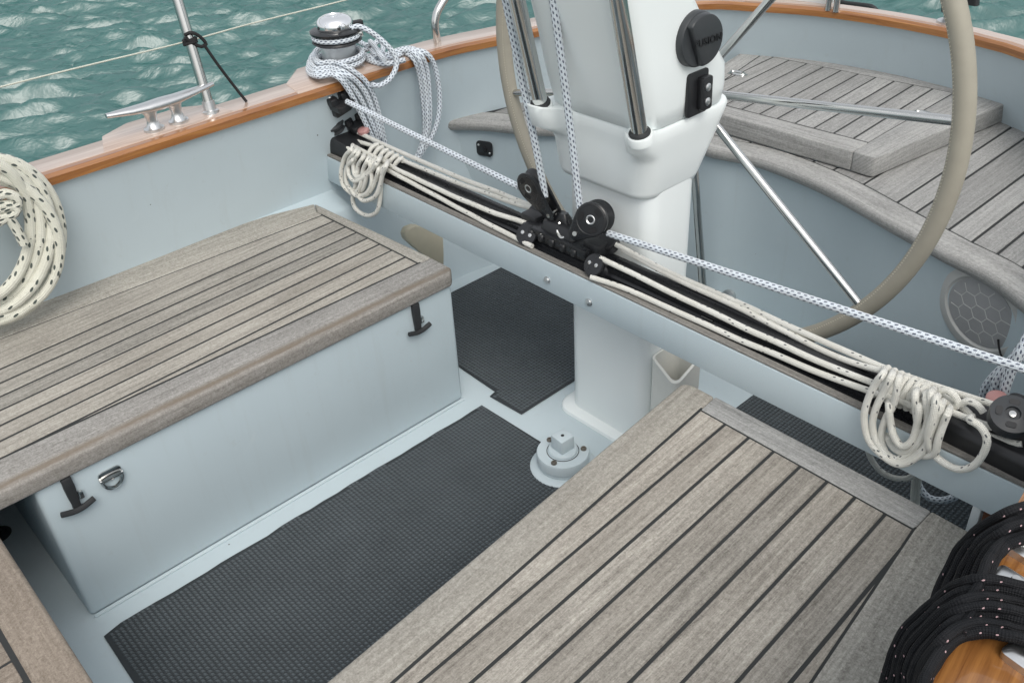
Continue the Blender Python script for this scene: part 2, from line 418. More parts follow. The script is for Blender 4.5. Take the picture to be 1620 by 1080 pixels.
prof = [(.0, .722), (.004, .62), (.02, .45), (-.03, .2), (-.075, 0)]
def sweep(path, sec):
    rings = []
    offp = [offs(path, d) for d, z in sec]
    for k, (d, z) in enumerate(sec):                       # the rail is narrower across the stern
        if d > .05 and z > .7:
            for i, p in enumerate(path):
                f_ = min(1, max(0, (p.y-2.1)/.35)); offp[k][i] = p+(offp[k][i]-p)*(1-.45*f_)
    for i in range(len(path)): rings.append([Vector((offp[k][i].x, offp[k][i].y, sec[k][1])) for k in range(len(sec))])
    return rings
secA = [(0, .718), (.018, .60), (.044, .45), (.046, .415), (-.045, .395), (-.055, .385), (-.085, -.02), (.09, -.02), (.09, .718)]
secB = [(0, .718), (.020, .60), (.040, .45), (.035, .36), (.010, .25), (-.03, .12), (-.085, -.02), (.09, -.02), (.09, .718)]
oA = [offs(rail, d) for d, z in secA]; oB = [offs(rail, d) for d, z in secB]; rings = []
oC = [offs(rail, d) for d in (0, .030, .072, .072, .05, .0, -.085, .09, .052)]
for i, p in enumerate(rail):
    t = 0 if p.x < -2 and p.y < 1.30 else (1 if p.x > -2 or p.y > 1.44 else (p.y-1.30)/.14)
    if p.y > 2.0:
        s_ = min(1, (p.y-2.0)/.4)
        for k in range(9): oB[k][i] = oB[k][i]*(1-s_)+oC[k][i]*s_
    rings.append([Vector((oA[k][i].x*(1-t)+oB[k][i].x*t, oA[k][i].y*(1-t)+oB[k][i].y*t, secA[k][1]*(1-t)+secB[k][1]*t)) for k in range(9)])
MB().loft(rings).build('inner_wall', PAINT, coam, sharp=50)
MB().loft(sweep(rail, [(.092, .7175), (.115, .5), (.10, -.3), (.0, -1.4), (-.1, -1.4), (.075, -.05), (.091, .7)])).build('outer_skin', GEL, coam, sharp=50)
mb = MB(); rs = sweep(rail, [(-.014, .719), (.105, .719), (.108, .735), (.100, .745), (-.006, .745), (-.014, .737)]); mb.loft(rs)
L = 0; u = [0]
for a, b in zip(rail, rail[1:]): L += (b-a).length; u.append(L)
# grain runs along the rail
vq = [0, .12, .137, .15, .256, .265, .28]
k = 0
for i in range(len(rail)-1):
    for j in range(6):
        mb.uv[k] = [(u[i], vq[j]), (u[i], vq[j+1]), (u[i+1], vq[j+1]), (u[i+1], vq[j])]; k += 1
cr_ = mb.build('cap_rail', VARN, coam, sharp=35)
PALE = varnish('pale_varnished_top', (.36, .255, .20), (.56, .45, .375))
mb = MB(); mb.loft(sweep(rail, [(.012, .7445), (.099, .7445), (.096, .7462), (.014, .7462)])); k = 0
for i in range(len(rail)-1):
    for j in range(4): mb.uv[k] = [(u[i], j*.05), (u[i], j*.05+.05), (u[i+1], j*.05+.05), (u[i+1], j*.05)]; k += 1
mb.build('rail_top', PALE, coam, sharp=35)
# pads on the rail for cleat and winch
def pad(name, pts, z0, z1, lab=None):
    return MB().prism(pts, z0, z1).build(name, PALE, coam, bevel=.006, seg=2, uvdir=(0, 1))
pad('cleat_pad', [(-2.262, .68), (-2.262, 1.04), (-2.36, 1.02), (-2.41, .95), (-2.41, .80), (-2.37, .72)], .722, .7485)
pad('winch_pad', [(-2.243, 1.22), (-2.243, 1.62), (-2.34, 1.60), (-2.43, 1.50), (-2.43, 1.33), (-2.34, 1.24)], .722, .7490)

# ------------------------------------------------------------------ mats
def tread_mat(poly, label, hole=None):
    t = thing('floor_mat', label, 'mat', (poly[0][0], poly[0][1], 0), 'rubber mats on the cockpit floor')
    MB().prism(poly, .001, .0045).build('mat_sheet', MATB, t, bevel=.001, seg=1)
    P = inset(poly, .008) if hole is None else inset(poly, .008)
    p = .0107; xs = [q[0] for q in poly]; ys = [q[1] for q in poly]
    V = []; F = []
    a = Vector((.653, .757, 0)); b = Vector((-.757, .653, 0)); A, B_ = a*.0066, b*.0041
    nx = int((max(xs)-min(xs))/p); ny = int((max(ys)-min(ys))/p)
    def inside(x, y):
        c = False; n = len(poly); j = n-1
        for i in range(n):
            xi, yi = poly[i]; xj, yj = poly[j]
            if (yi > y) != (yj > y) and x < (xj-xi)*(y-yi)/(yj-yi)+xi: c = not c
            j = i
        return c
    for i in range(nx+1):
        for j in range(ny+1):
            x = min(xs)+.008+i*p; y = min(ys)+.008+j*p
            if not (inside(x-.007, y) and inside(x+.007, y) and inside(x, y-.007) and inside(x, y+.007)): continue
            c = Vector((x, y, .0045)); k = len(V); up = Vector((0, 0, .0030))
            V += [c-A, c-B_, c+A, c+B_, c-A*.6+up, c-B_*.6+up, c+A*.6+up, c+B_*.6+up]
            F += [(k, k+1, k+5, k+4), (k+1, k+2, k+6, k+5), (k+2, k+3, k+7, k+6), (k+3, k, k+4, k+7), (k+4, k+5, k+6, k+7)]
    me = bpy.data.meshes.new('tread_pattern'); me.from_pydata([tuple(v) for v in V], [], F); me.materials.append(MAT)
    o = bpy.data.objects.new('tread_pattern', me); COL.objects.link(o); o.parent = t; o.matrix_parent_inverse = Matrix.Translation(-t.location); o['kind'] = 'stuff'
    return t
jag = [(-1.592+random.uniform(-.002, .002)+(.003 if i % 5 == 2 else 0), 1.251-.04*i) for i in range(1, 27)]
tread_mat([(-1.593, 1.251), (-.895, 1.268), (-.80, .155), (-1.585, .17)]+jag[::-1], 'large dark grey diamond tread rubber mat on the floor between the two benches')
tread_mat([(-2.115, 1.335), (-1.612, 1.318), (-1.607, 1.293), (-1.484, 1.300), (-1.490, 2.2), (-2.115, 2.2)], 'dark tread rubber mat behind the end of the left bench, left of the white column')
tread_mat([(-1.085, 1.32), (-.43, 1.32), (-.43, 2.1), (-1.085, 2.1)], 'dark tread rubber mat in the strip behind the right bench, right of the white column')

# ------------------------------------------------------------------ left bench
PD = (-.0455, 1)        # direction of the planking
lb = thing('bench', 'long left cockpit bench with weathered teak planks on a pale blue grey painted box', 'bench', (-1.9, .7, 0))
MB().box(-2.20, -1.656, .172, 1.238, -.002, .3765).build('base', PAINT, lb, bevel=.012, seg=3)
# cove where the box meets the floor
MB().prism([(-1.656, .176), (-1.646, .176), (-1.646, 1.236), (-1.656, 1.236)], -.001, .007).build('base_fillet', PAINTF, lb, bevel=.004)
I_ = [(-2.172, 1.188), (-1.745, 1.202), (-1.751, .02), (-2.215, .02)]
bk = [(-2.252, 1.212), (-2.290, 1.08), (-2.306, .95), (-2.315, .70), (-2.32, .45), (-2.32, .2), (-2.33, -.06)]
z0, z1 = .376, .416
MB().prism([(-2.18, 1.196), (-1.737, 1.21), (-1.743, .01), (-2.225, .01)], .384, .4149).build('caulking', CAULK, lb, smooth=False)
xa = [-2.115, -2.060, -2.008, -1.958, -1.905, -1.852, -1.796]
planks(lb, I_, [(x, 1.195) for x in xa], PD, .386, .4157, TEAK, gap=.0062, edge=.0022)
board(lb, [(-1.744, 1.245), (-1.664, 1.246), (-1.6435, 1.228), (-1.645, -.06), (-1.750, -.06)], z0, z1, TEAKE, (0, 1), .006)
board(lb, [(-2.252, 1.214), (-1.745, 1.2445), (-1.7455, 1.2035), (-2.2, 1.1885)], z0, z1, TEAKM, (1, .03), .004)
board(lb, [(-2.201, 1.188), (-2.173, 1.1885), (-2.216, -.06), (-2.29, -.06)]+bk[::-1][1:], z0, z1, TEAKM, (0, 1), .004)
board(lb, [(-1.7505, .0185), (-2.216, .0185), (-2.218, -.06), (-1.7505, -.06)], z0, z1, TEAKM, (1, 0), .004)
def latch(parent, y):
    b = Vector((-1.6555, y, 0))
    mb = MB(); mb.loft([[Vector((b.x+dx, y+dy*wd, z)) for dx, dy in ((0, -1), (.013, -1), (.013, 1), (0, 1))] for z, wd in ((.376, .010), (.350, .0105), (.325, .0095), (.306, .008), (.296, .009))])
    s = mb.build('latch_strap', RUBBER, parent, bevel=.003)
    pts = [(y+dy, z) for dy, z in ((-.034, .303), (-.020, .2985), (-.008, .2955), (.008, .2955), (.020, .2985), (.034, .303))]
    MB().tube([Vector((b.x+.014, a, z)) for a, z in spline_yz(pts)], .0062, 8).build('latch_handle', RUBBER, s)
    MB().box(b.x+.0005, b.x+.010, y+.010, y+.020, .312, .330).build('latch_keeper', STEEL, s, bevel=.002)
def spline_yz(pts): return [(p.x, p.y) for p in spline([Vector((a, b, 0)) for a, b in pts], .004)]
latch(lb, 1.112); latch(lb, .232)
c = at(176, 755, X=-1.652)
mb = MB(); mb.prism([(p.x, p.y) for p in rr(-.024, .024, -.014, .014, .009)], 0, .004)
Mx = frame((-1.655, c.y, c.z+.008), (1, 0, 0), (0, 1, 0)); mb.v = [tuple(Mx @ Vector(v)) for v in mb.v]
pe = mb.build('pad_eye', STEEL, lb, bevel=.001)
MB().tube([Mx @ Vector((.021*math.cos(t), -.004+.027*math.sin(t)*(1 if math.sin(t) < 0 else .15), .007)) for t in np.linspace(0, 2*math.pi, 36, endpoint=False)], .0042, 8, closed=True).build('ring', STEEL, pe)
bar(MB(), Mx @ Vector((-.024, -.004, .006)), Mx @ Vector((.024, -.004, .006)), .0055).build('hinge_pin', STEEL, pe)

# ------------------------------------------------------------------ right bench
rb = thing('bench', 'right cockpit bench with broad teak planks and black seams, nearest the camera', 'bench', (-.6, .7, 0))
MB().prism([(-.905, 1.235), (-.36, 1.235), (-.20, -.5), (-.74, -.5)], -.002, .3765).build('base', PAINT, rb, bevel=.012)
s0 = (-.8519, 1.2218); s8 = (-.3965, 1.2125)
ib = at(1283.3, 1080, z=.416); dm = ((ib.x-s8[0])/(ib.y-s8[1]))
I_ = [s0, s8, (s8[0]+dm*(-.3-s8[1]), -.3), (-.8519+.0850*1.5218, -.3)]
def off_poly(P, d):
    c = (sum(p[0] for p in P)/len(P), sum(p[1] for p in P)/len(P)); return [(p[0]+(d if p[0] > c[0] else -d), p[1]+(d if p[1] > c[1] else -d)) for p in P]
MB().prism(off_poly(I_, .007), .384, .4149).build('caulking', CAULK, rb, smooth=False)
planks(rb, I_, [(x, 1.216) for x in (-.7899, -.7336, -.6771, -.6195, -.5627, -.5066, -.4491)]+[(-.3925, 1.212)], PD, .386, .4158, TEAKW, gap=.0055, edge=.0025)
board(rb, [(-.9345, 1.262), (-.925, 1.2735), (-.905, 1.2765), (-.8575, 1.2765), s0, I_[3], (-.802, -.3), (-.8566-.0858*.66*-1+.0, -.3)][:5]+[(I_[3][0], -.3), (-.800, -.3)], z0, z1, TEAKM, (-.08, 1), .009)
board(rb, [(-.8568, 1.2768), (-.3972, 1.2730), (s8[0]-.0007, s8[1]), s0], z0, z1, TEAKG, (1, 0), .004)
board(rb, [(-.3965, 1.2730), (-.325, 1.2710), (-.245, 1.08), (-.19, .86), (-.165, .7), (-.12, .3), (-.09, -.3), I_[2], s8], z0, z1, TEAKM, (-.1, 1), .004)

# ------------------------------------------------------------------ bridge deck, lower left
bd = thing('bridge_deck', 'weathered teak bridge deck edge in the lower left corner, beside the floor', 'deck', (-1.3, -.2, 0))
MB().box(-2.26, -.92, -.8, .02, -.002, .3765).build('base', PAINT, bd, bevel=.012)  # runs on under the bench, added to darken the floor recess
sa, sb_ = at(0, 1004, z=.416), at(44, 1080, z=.416)
ys = (sa.y+sb_.y)/2
board(bd, [(-1.642, .080), (-.95, .080), (-.95, ys), (-1.642, ys)], z0, z1, TEAKB, (1, 0), .009)
MB().prism([(-1.64, ys+.006), (-.95, ys+.006), (-.95, -.7), (-1.64, -.7)], .384, .4149).build('caulking', CAULK, bd, smooth=False)
x1_, x2_ = at(18.5, 1044, z=.416).x, at(39, 1077, z=.416).x
pt = x2_-x1_
planks(bd, [(-1.642, ys-.002), (-.95, ys-.002), (-.95, -.7), (-1.642, -.7)], [(x1_+pt*k, ys) for k in range(-5, 9) if -1.63 < x1_+pt*k < -.96], (-.02, 1), .386, .4158, TEAKB)
mb = MB().lathe([(.0, 0), (.028, 0), (.030, .002), (.026, .004), (.020, .0045), (.018, .001), (0, .001)], Matrix.Translation(at(-2, 846, z=.0)), 24)
tag(mb.build('drain', RUBBER), 'black round drain in the dark floor gap at the left edge', 'drain')

# ------------------------------------------------------------------ stern seat
ZS = .5
fe = [at(a, b, z=ZS) for a, b in ((700, 190), (765, 193), (840, 200))]
front = [Vector((-2.315, 1.725, 0)), Vector((-2.26, 1.768, 0))]+[Vector((p.x, p.y, 0)) for p in fe[1:]]+[Vector((-1.80, 2.055, 0)), Vector((-1.63, 2.115, 0))]+[Vector((p.x, p.y, 0)) for p in (at(a, b, z=ZS) for a, b in ((1127, 235), (1200, 250), (1300, 290), (1400, 345), (1500, 400), (1560, 430), (1620, 475)))]+[Vector((-.40, 1.80, 0)), Vector((-.335, 1.74, 0))]
front = spline(front, .04)
ss = thing('helm_bench', 'curved teak helm seat across the stern with a blue grey front panel behind the wheel', 'seat', (-1.3, 2.4, 0))
fo = offs(front, -.024)          # path runs +x, left normal is +y, so negative is forward
fin = offs(front, .028)
rings = [[Vector((p.x, p.y, z)) for z in (-.01, .462)] for p in fin]
mb = MB()
rings = [[Vector((p.x, p.y, -.01)), Vector((p.x, p.y, .466)), Vector((q.x, q.y, .466)), Vector((q.x, q.y, -.01))] for p, q in zip(fin, offs(fin, .03))]
mb.loft(rings).build('front_panel', PAINT, ss, sharp=60)
inn = offs(front, .082)
mb = MB()
sec = []
for p, q in zip(front, inn):
    t = (q-p).normalized()
    sec.append([Vector((p.x, p.y, .478)), Vector((p.x, p.y, .490)), Vector((p.x, p.y, 0))+t*.004+Vector((0, 0, .497)), Vector((p.x, p.y, 0))+t*.012+Vector((0, 0, ZS)), Vector((q.x, q.y, ZS)), Vector((q.x, q.y, .466)), Vector((p.x, p.y, 0))+t*.008+Vector((0, 0, .466))])
mb.loft(sec); k = 0; LL = 0
for i in range(len(sec)-1):
    l2 = LL+(sec[i+1][0]-sec[i][0]).length
    for j in range(7): mb.uv[k] = [(LL, j*.02), (LL, j*.02+.02), (l2, j*.02+.02), (l2, j*.02)]; k += 1
    LL = l2
mb.build('margin_board', TEAKG, ss, sharp=50)
# planks
# planks run fore and aft; each is cut to the curve
def yat(path, x, lo=True):
    for a, b in zip(path, path[1:]):
        if (a.x-x)*(b.x-x) <= 0 and abs(a.x-b.x) > 1e-7: return a.y+(b.y-a.y)*(x-a.x)/(b.x-a.x)
    return None
bwall = offs(rail, .062)
bx = [p for p in bwall if p.y > 1.72]
mb = MB(); rings = []
for x in np.linspace(-2.29, -.33, 60):
    y0_, y1_ = yat(inn, x), yat(bx, x)
    if y0_ is None or y1_ is None: continue
    rings.append([Vector((x, y0_-.02, .47)), Vector((x, y1_+.005, .47)), Vector((x, y1_+.005, .4982)), Vector((x, y0_-.02, .4982))])
mb.loft(rings).build('caulking', CAULK, ss, smooth=False)
seams = [-2.29, -2.225, -2.155, -2.085, -2.015, -1.945, -1.875, -1.805, -1.735, -1.665, -1.595, -1.525, -1.455, -1.385, -1.315, -1.245, -1.175, -1.068, -.951, -.889, -.789, -.722, -.655, -.588, -.52, -.45, -.38]
for a, b in zip(seams, seams[1:]):
    pts = []
    for t in (0, .5, 1):
        x = a+.0035+(b-a-.007)*t; y = yat(inn, x); pts.append((x, (y if y else 1.8)+.0065))
    for t in (1, .5, 0):
        x = a+.0035+(b-a-.007)*t; y = yat(bx, x); pts.append((x, (y if y else 2.0)-.002))
    if min(p[1] for p in pts[3:])-max(p[1] for p in pts[:3]) < .03: continue
    MB().prism(pts, .48, .4995+random.uniform(0, .0006)).build('plank', TEAKG, ss, bevel=.0012, seg=1, uvdir=(0, 1))
# dark socket on the seat front
def on_panel(px, py):
    for Y in np.arange(1.65, 2.4, .002):
        q_ = at(px, py, Y=Y); yy_ = yat(fin, q_.x)
        if yy_ is not None and q_.y >= yy_: return q_
    return at(px, py, Y=1.87)
c = on_panel(769, 234)-Vector((0, .004, 0))
Mx = frame((c.x, c.y, c.z), (.35, -1, .0), (1, .35, 0))
mb = MB(); mb.prism([xy(p) for p in rr(-.030, .030, -.026, .026, .013)], 0, .008); mb.v = [tuple(Mx @ Vector(v)) for v in mb.v]
sk = mb.build('deck_socket', BLACK, None, bevel=.003); tag(sk, 'small black square plate on the stern seat front, left of the wheel', 'plate')
for q in ((-.020, .012), (.020, -.012)): MB().lathe([(0, .0082), (.004, .0082), (.003, .0098), (0, .010)], Mx @ Matrix.Translation((q[0], q[1], 0)), 10).build('screw', STEELB, sk)
MB().lathe([(0, .0081), (.010, .0081), (.010, .016), (.007, .017), (0, .017)], Mx, 16).build('button', BLACKG, sk)

# ------------------------------------------------------------------ raised hatch on the stern seat
ht = thing('hatch_lid', 'raised teak hatch lid with planks and thick edges lying on the stern seat', 'hatch', (-1.45, 2.5, .5))
ZH = .56
BLo = at(1191, 71, z=ZH); BRo = at(1606, 156, z=ZH); FRo = at(1386, 249, z=ZH); FLo = Vector((-1.765, 2.218, ZH))
q = lambda a, b: at(1120+a/3.24, 60+b/3.24, z=ZH)
BLi, BRi, FRi = q(275, 85), q(1262, 281), q(825, 536); FLi = Vector((-1.70, 2.285, ZH))
FMi = q(270, 395)
O_ = [xy(p) for p in (BLo, BRo, FRo, FLo)]; I_ = [xy(p) for p in (BLi, BRi, FRi, FLi)]
zb, zt = .5025, ZH
def ins(p, q_, t): return (p[0]+(q_[0]-p[0])*t, p[1]+(q_[1]-p[1])*t)
board(ht, [O_[1], (O_[1][0]-.02, O_[1][1]+.004), I_[1], I_[2], ins(I_[2], O_[2], .0), (I_[2][0], FRo.y-.002), (FRo.x-.015, FRo.y-.004), FRo[:2], (FRo.x+.004, FRo.y+.02), (BRo.x+.002, BRo.y-.02)], zb, zt, TEAKG, (.06, 1), .004)
board(ht, [I_[2], I_[3], O_[3], (I_[2][0]-.001, FRo.y-.002)], zb, zt, TEAKG, (1, .01), .005)
board(ht, [O_[0], I_[0], I_[3], O_[3]], zb, zt, TEAKG, (-.2, 1), .005)
board(ht, [O_[0], (O_[1][0]-.021, O_[1][1]+.004), I_[1], I_[0]], zb, zt, TEAKG, (1, .1), .005)
MB().prism(off_poly(I_, .006), .51, ZH-.0012).build('caulking', CAULK, ht, smooth=False)
tops = [q(335, 98), q(420, 112), q(515, 128), q(600, 145), q(685, 165), q(775, 182), q(865, 200), q(960, 218), q(1055, 240), q(1150, 262)]
planks(ht, I_, [xy(p) for p in tops], (-.045, 1), .515, ZH-.0002, TEAKG, gap=.0052, edge=.0026)
for px in ((152, 187), (1105, 395)):
    c = q(*px)
    rg = MB().tube([c+Vector((.026*math.cos(t), .012*math.sin(t), .004)) for t in np.linspace(0, 2*math.pi, 24, endpoint=False)], .004, 6, closed=True).build('lift_ring', STEEL, ht)
    MB().box(c.x-.030, c.x+.030, c.y-.016, c.y+.016, ZH, ZH+.0016).build('ring_plate', STEEL, rg, bevel=.0005, seg=1)
# pale undertray seen below its front edge
MB().prism([(FRo.x-.01, FRo.y+.008), (BRo.x-.006, BRo.y-.01), (BLo.x, BLo.y-.01), (FLo.x, FLo.y+.008)], .4985, .5027).build('under_tray', PAINT, ht)

# ------------------------------------------------------------------ speaker in the seat front
i = min(range(len(fin)), key=lambda k: abs(fin[k].x-(-.645)))
RS = .108
cS = on_panel(1562, 473); cS.z = .384
i = min(range(len(fin)), key=lambda k: abs(fin[k].x-cS.x)); p = fin[i]; t = (fin[i+1]-fin[i-1]).normalized(); n = Vector((t.y, -t.x, 0))
Mx = frame(cS+n*.001, n, t) @ Matrix.Diagonal((1.22, 1, 1, 1))
sp = thing('speaker', 'round grey loudspeaker with a hexagon grille on the stern seat front', 'speaker', cS)
MB().lathe([(.0, 0), (RS, 0), (RS+.002, .005), (RS-.006, .011), (RS*.78, .013), (RS*.73, .008), (0, .008)], Mx, 48).build('surround', GREYP, sp)
mb = MB(); mb.lathe([(0, .0078), (RS*.725, .0078), (RS*.725, .0095), (RS*.5, .012), (0, .0135)], Mx, 40); mb.build('grille', GREYD, sp)
mb = MB(); hx = .0195
for r_ in range(-4, 5):
    for c_ in range(-4, 5):
        cx = hx*1.5*c_; cy = hx*math.sqrt(3)*(r_+.5*(c_ % 2))
        for k in range(3):
            a0, a1 = R(60*k), R(60*k+60)
            P = [(cx+hx*math.cos(a), cy+hx*math.sin(a)) for a in (a0, a1)]
            if max(math.hypot(*q_) for q_ in P) < RS*.72:
                h = lambda u_: .0135-.0035*(math.hypot(*u_)/(RS*.72))
                bar(mb, Mx @ Vector((*P[0], h(P[0]))), Mx @ Vector((*P[1], h(P[1]))), .0016, 5)
mb.build('hexagon_ribs', GREYP, sp)
wv = [Mx @ Vector(v) for v in ((.055, -.03, .014), (.066, -.045, .020), (.080, -.062, .022), (.10, -.08, .018), (.14, -.10, .01))]
tag(MB().tube(spline(wv, .01), .0025, 6).build('cable', TWINE), 'thin black wire lying across the round grey speaker', 'wire')

# ------------------------------------------------------------------ steering pedestal
pd = thing('steering_pedestal', 'white steering pedestal on a square column behind the traveller', 'pedestal', (-1.29, 1.5, 0))
zz = [0, .012, .03, .5, .72]
MB().loft([rr(-1.42, -1.160, 1.42, 1.585, .038, 6, z) for z in (0.0, .3, .74)]).build('column', GEL, pd, sharp=60)
MB().loft([rr(-1.450, -1.145, 1.390, 1.605, .050, 6, 0), rr(-1.448, -1.146, 1.392, 1.604, .05, 6, .008), rr(-1.444, -1.148, 1.397, 1.60, .048, 6, .011), rr(-1.424, -1.157, 1.416, 1.589, .04, 6, .014)]).build('column_foot', GEL, pd, sharp=40)
b_fr, b_fl = at(1012, 210, z=.885), at(855, 163, z=.885)
def skirt_ring(x0, x1, y0, y1, r, z, amp):
    P = rr(x0, x1, y0, y1, r, 10, z); out = []
    for i_, (a, b) in enumerate(zip(P, P[1:]+P[:1])):
        n_ = 26 if i_ % 11 == 10 else 1; out += [a+(b-a)*(k/n_) for k in range(n_)]
    for p in out:
        if p.y > y0+.09: continue
        for bb, sx in ((b_fr, 1), (b_fl, -1)):
            d_ = (p.x-bb.x)*sx
            g = math.exp(-(abs(d_)/.047)**4)*max(0, 1-max(0, p.y-y0)/.09)
            ty = bb.y-.030*math.sqrt(max(0, 1-min(1, abs(d_)/.06)**2))
            if p.y > ty: p.y += (ty-p.y)*g*amp
            p.z += .0195*g*max(0, amp-.9)/.1*(1 if p.y < bb.y+.05 else 0)
    return out
MB().loft([skirt_ring(*a) for a in ((-1.425, -1.172, 1.412, 1.592, .04, .698, 0), (-1.436, -1.163, 1.402, 1.603, .045, .702, 0), (-1.442, -1.158, 1.396, 1.610, .05, .715, 0), (-1.449, -1.148, 1.389, 1.642, .05, .785, .0), (-1.451, -1.145, 1.387, 1.650, .05, .805, .12), (-1.452, -1.142, 1.386, 1.655, .05, .822, .5), (-1.454, -1.140, 1.383, 1.663, .05, .838, .85), (-1.456, -1.138, 1.380, 1.672, .05, .860, .97), (-1.453, -1.141, 1.383, 1.669, .048, .8665, 1.0), (-1.440, -1.152, 1.398, 1.655, .045, .8668, 1.0))]).build('skirt', GEL, pd, sharp=55)
HX = [(.8665, -1.447, -1.147, 1.392, 1.660), (.869, -1.437, -1.143, 1.379, 1.657), (.905, -1.434, -1.139, 1.366, 1.660), (.95, -1.430, -1.137, 1.348, 1.652), (1.0, -1.428, -1.137, 1.334, 1.612), (1.04, -1.424, -1.138, 1.322, 1.582), (1.10, -1.42, -1.139, 1.302, 1.540), (1.20, -1.415, -1.14, 1.268, 1.49), (1.34, -1.41, -1.145, 1.235, 1.43), (1.37, -1.39, -1.17, 1.25, 1.41)]
MB().loft([rr(x0, x1, y0, y1, .055, 9, z) for z, x0, x1, y0, y1 in HX]).build('housing', GEL, pd, sharp=60)
MB().loft([rr(-1.444, -1.150, 1.390, 1.662, .05, 8, z) for z in (.864, .8715)]).build('gasket', BLACK, pd)
tb = []
for (bx_, by_), (tx, tyy) in (((1012, 210), (978, 0)), ((855, 163), (818, 0))):
    b0 = at(bx_, by_, z=.885); t0 = at(tx, tyy, Y=b0.y-.072)
    dv = (t0-b0)
    s_ = MB().lathe([(0, -.02), (.026, -.02), (.0265, -.004), (.025, -.001), (0, 0)], frame(b0-dv.normalized()*.002, dv, (1, 0, 0)), 32).build('tube_socket', GEL, pd, sharp=50)
    MB().lathe([(.021, -.004), (.0225, .001), (.021, .004), (.017, .005)], frame(b0, dv), 24).build('socket_seal', RUBBER, s_)
    MB().tube([b0-dv*.02, b0+dv*.5, b0+dv*2.6], .0165, 20).build('guard_tube', STEEL, pd)
# pocket on the right of the column
mb = MB(); px0, px1, py0, py1 = -1.158, -1.072, 1.432, 1.535
o1 = rr(px0, px1, py0, py1, .020, 6); i1 = rr(px0+.006, px1-.006, py0+.006, py1-.006, .015, 6)
def topz(p): 
    d_ = min(1, max(0, (p.x-px0)/(px1-px0))); e_ = min(1, max(0, (p.y-py0)/(py1-py0)))
    return   .285-.042*math.sin(d_*math.pi*.5)**2*(1-e_)
mb.loft([[Vector((p.x, p.y, .03)) for p in o1], [Vector((p.x, p.y, topz(p)-.002)) for p in o1], [Vector((p.x, p.y, topz(p))) for p in i1], [Vector((p.x, p.y, .05)) for p in i1]], True, True)
mb.build('side_pocket', CREAM, pd, sharp=50)
# instrument cover
cc = at(1097, 61, X=-1.137)
Mx = frame((-1.1405, cc.y, cc.z), (1, -.05, .05), (0, 1, 0))
SCV = Matrix.Diagonal((.86, .86, .86, 1)); Mx = Mx @ SCV
cv = MB().lathe([(0, 0), (.062, 0), (.0635, .004), (.0625, .020), (.060, .024), (0, .024)], Mx, 40).build('instrument_cover', COVER, pd, sharp=35)
pts = [(.060*math.cos(t), .060*math.sin(t)) for t in np.linspace(R(-118), R(118), 30)]
mb = MB(); mb.prism(pts, .022, .040)
mb.v = [tuple(Mx @ (Matrix.Rotation(R(22), 4, 'Z') @ Vector((v[0]*(1 if v[2] < .03 else .97), v[1]*(1 if v[2] < .03 else .97), v[2]+(.004*v[0]/.06 if v[2] > .03 else 0))))) for v in mb.v]
mb.build('cover_grip', COVER, cv, bevel=.003, seg=2)
fc = bpy.data.curves.new('lettering', 'FONT'); fc.body = 'FUSION'; fc.size = .0235; fc.extrude = .0016; fc.align_x = 'CENTER'; fc.align_y = 'CENTER'; fc.space_character = 1.08
fo_ = bpy.data.objects.new('lettering', fc); COL.objects.link(fo_)
me = bpy.data.meshes.new_from_object(fo_.evaluated_get(bpy.context.evaluated_depsgraph_get())); bpy.data.objects.remove(fo_)
me.transform(Mx @ Matrix.Rotation(R(2), 4, 'Z') @ Matrix.Translation((.008, -.002, .0425)) @ Matrix.Rotation(R(-4), 4, 'Y')); me.materials.clear(); me.materials.append(BLACK)
lo_ = bpy.data.objects.new('lettering', me); COL.objects.link(lo_); lo_.parent = cv
c1 = at(1101, 147, X=-1.137)
Mx = frame((-1.1385, c1.y, c1.z), (1, 0, .03), (0, 1, 0))
def trf(mb, Mx): mb.v = [tuple(Mx @ Vector(v)) for v in mb.v]; return mb
sw = trf(MB().prism([xy(p) for p in rr(-.034, .034, -.046, .046, .008)], 0, .007), Mx).build('switch_panel', BLACK, pd, bevel=.002)
trf(MB().prism([xy(p) for p in rr(-.004, .030, -.036, .034, .007)], .0065, .022), Mx).build('switch_body', BLACK, sw, bevel=.003)
for yy in (.012, -.018): MB().lathe([(0, .0218), (.0085, .0218), (.0085, .0235), (.0065, .025), (0, .0252)], Mx @ Matrix.Translation((.013, yy, 0)), 18).build('button', ALU, sw)

# ------------------------------------------------------------------ steering wheel
CW = Vector((-1.291, 1.70, .836)); RW = .635
ROWS = 0
ring = [CW+Vector((RW*math.cos(t), 0, RW*math.sin(t))) for t in np.linspace(0, 2*math.pi, 160, endpoint=False)]
rim = MB().tube(ring, .0205, 16, closed=True).build('steering_wheel', LEATH, pd, label='large steering wheel with a tan leather rim')
mb = MB()
for t in np.linspace(0, 2*math.pi, 560, endpoint=False):
    c = CW+Vector((math.cos(t), 0, math.sin(t)))*(RW-.0118)+Vector((0, -.0160, 0)); tg = Vector((-math.sin(t), 0, math.cos(t))); rd = Vector((math.cos(t), 0, math.sin(t)))
    bar(mb, c-tg*.0014-rd*.0026, c+tg*.0014+rd*.0022, .0006, 4)
s_ = mb.build('stitching', STITCH, rim); s_['kind'] = 'stuff'
MB().lathe([(0, -.09), (.03, -.09), (.045, -.03), (.05, .0), (.045, .03), (.02, .04), (0, .04)], frame(CW, (0, -1, 0)), 24).build('hub', STEELB, rim)
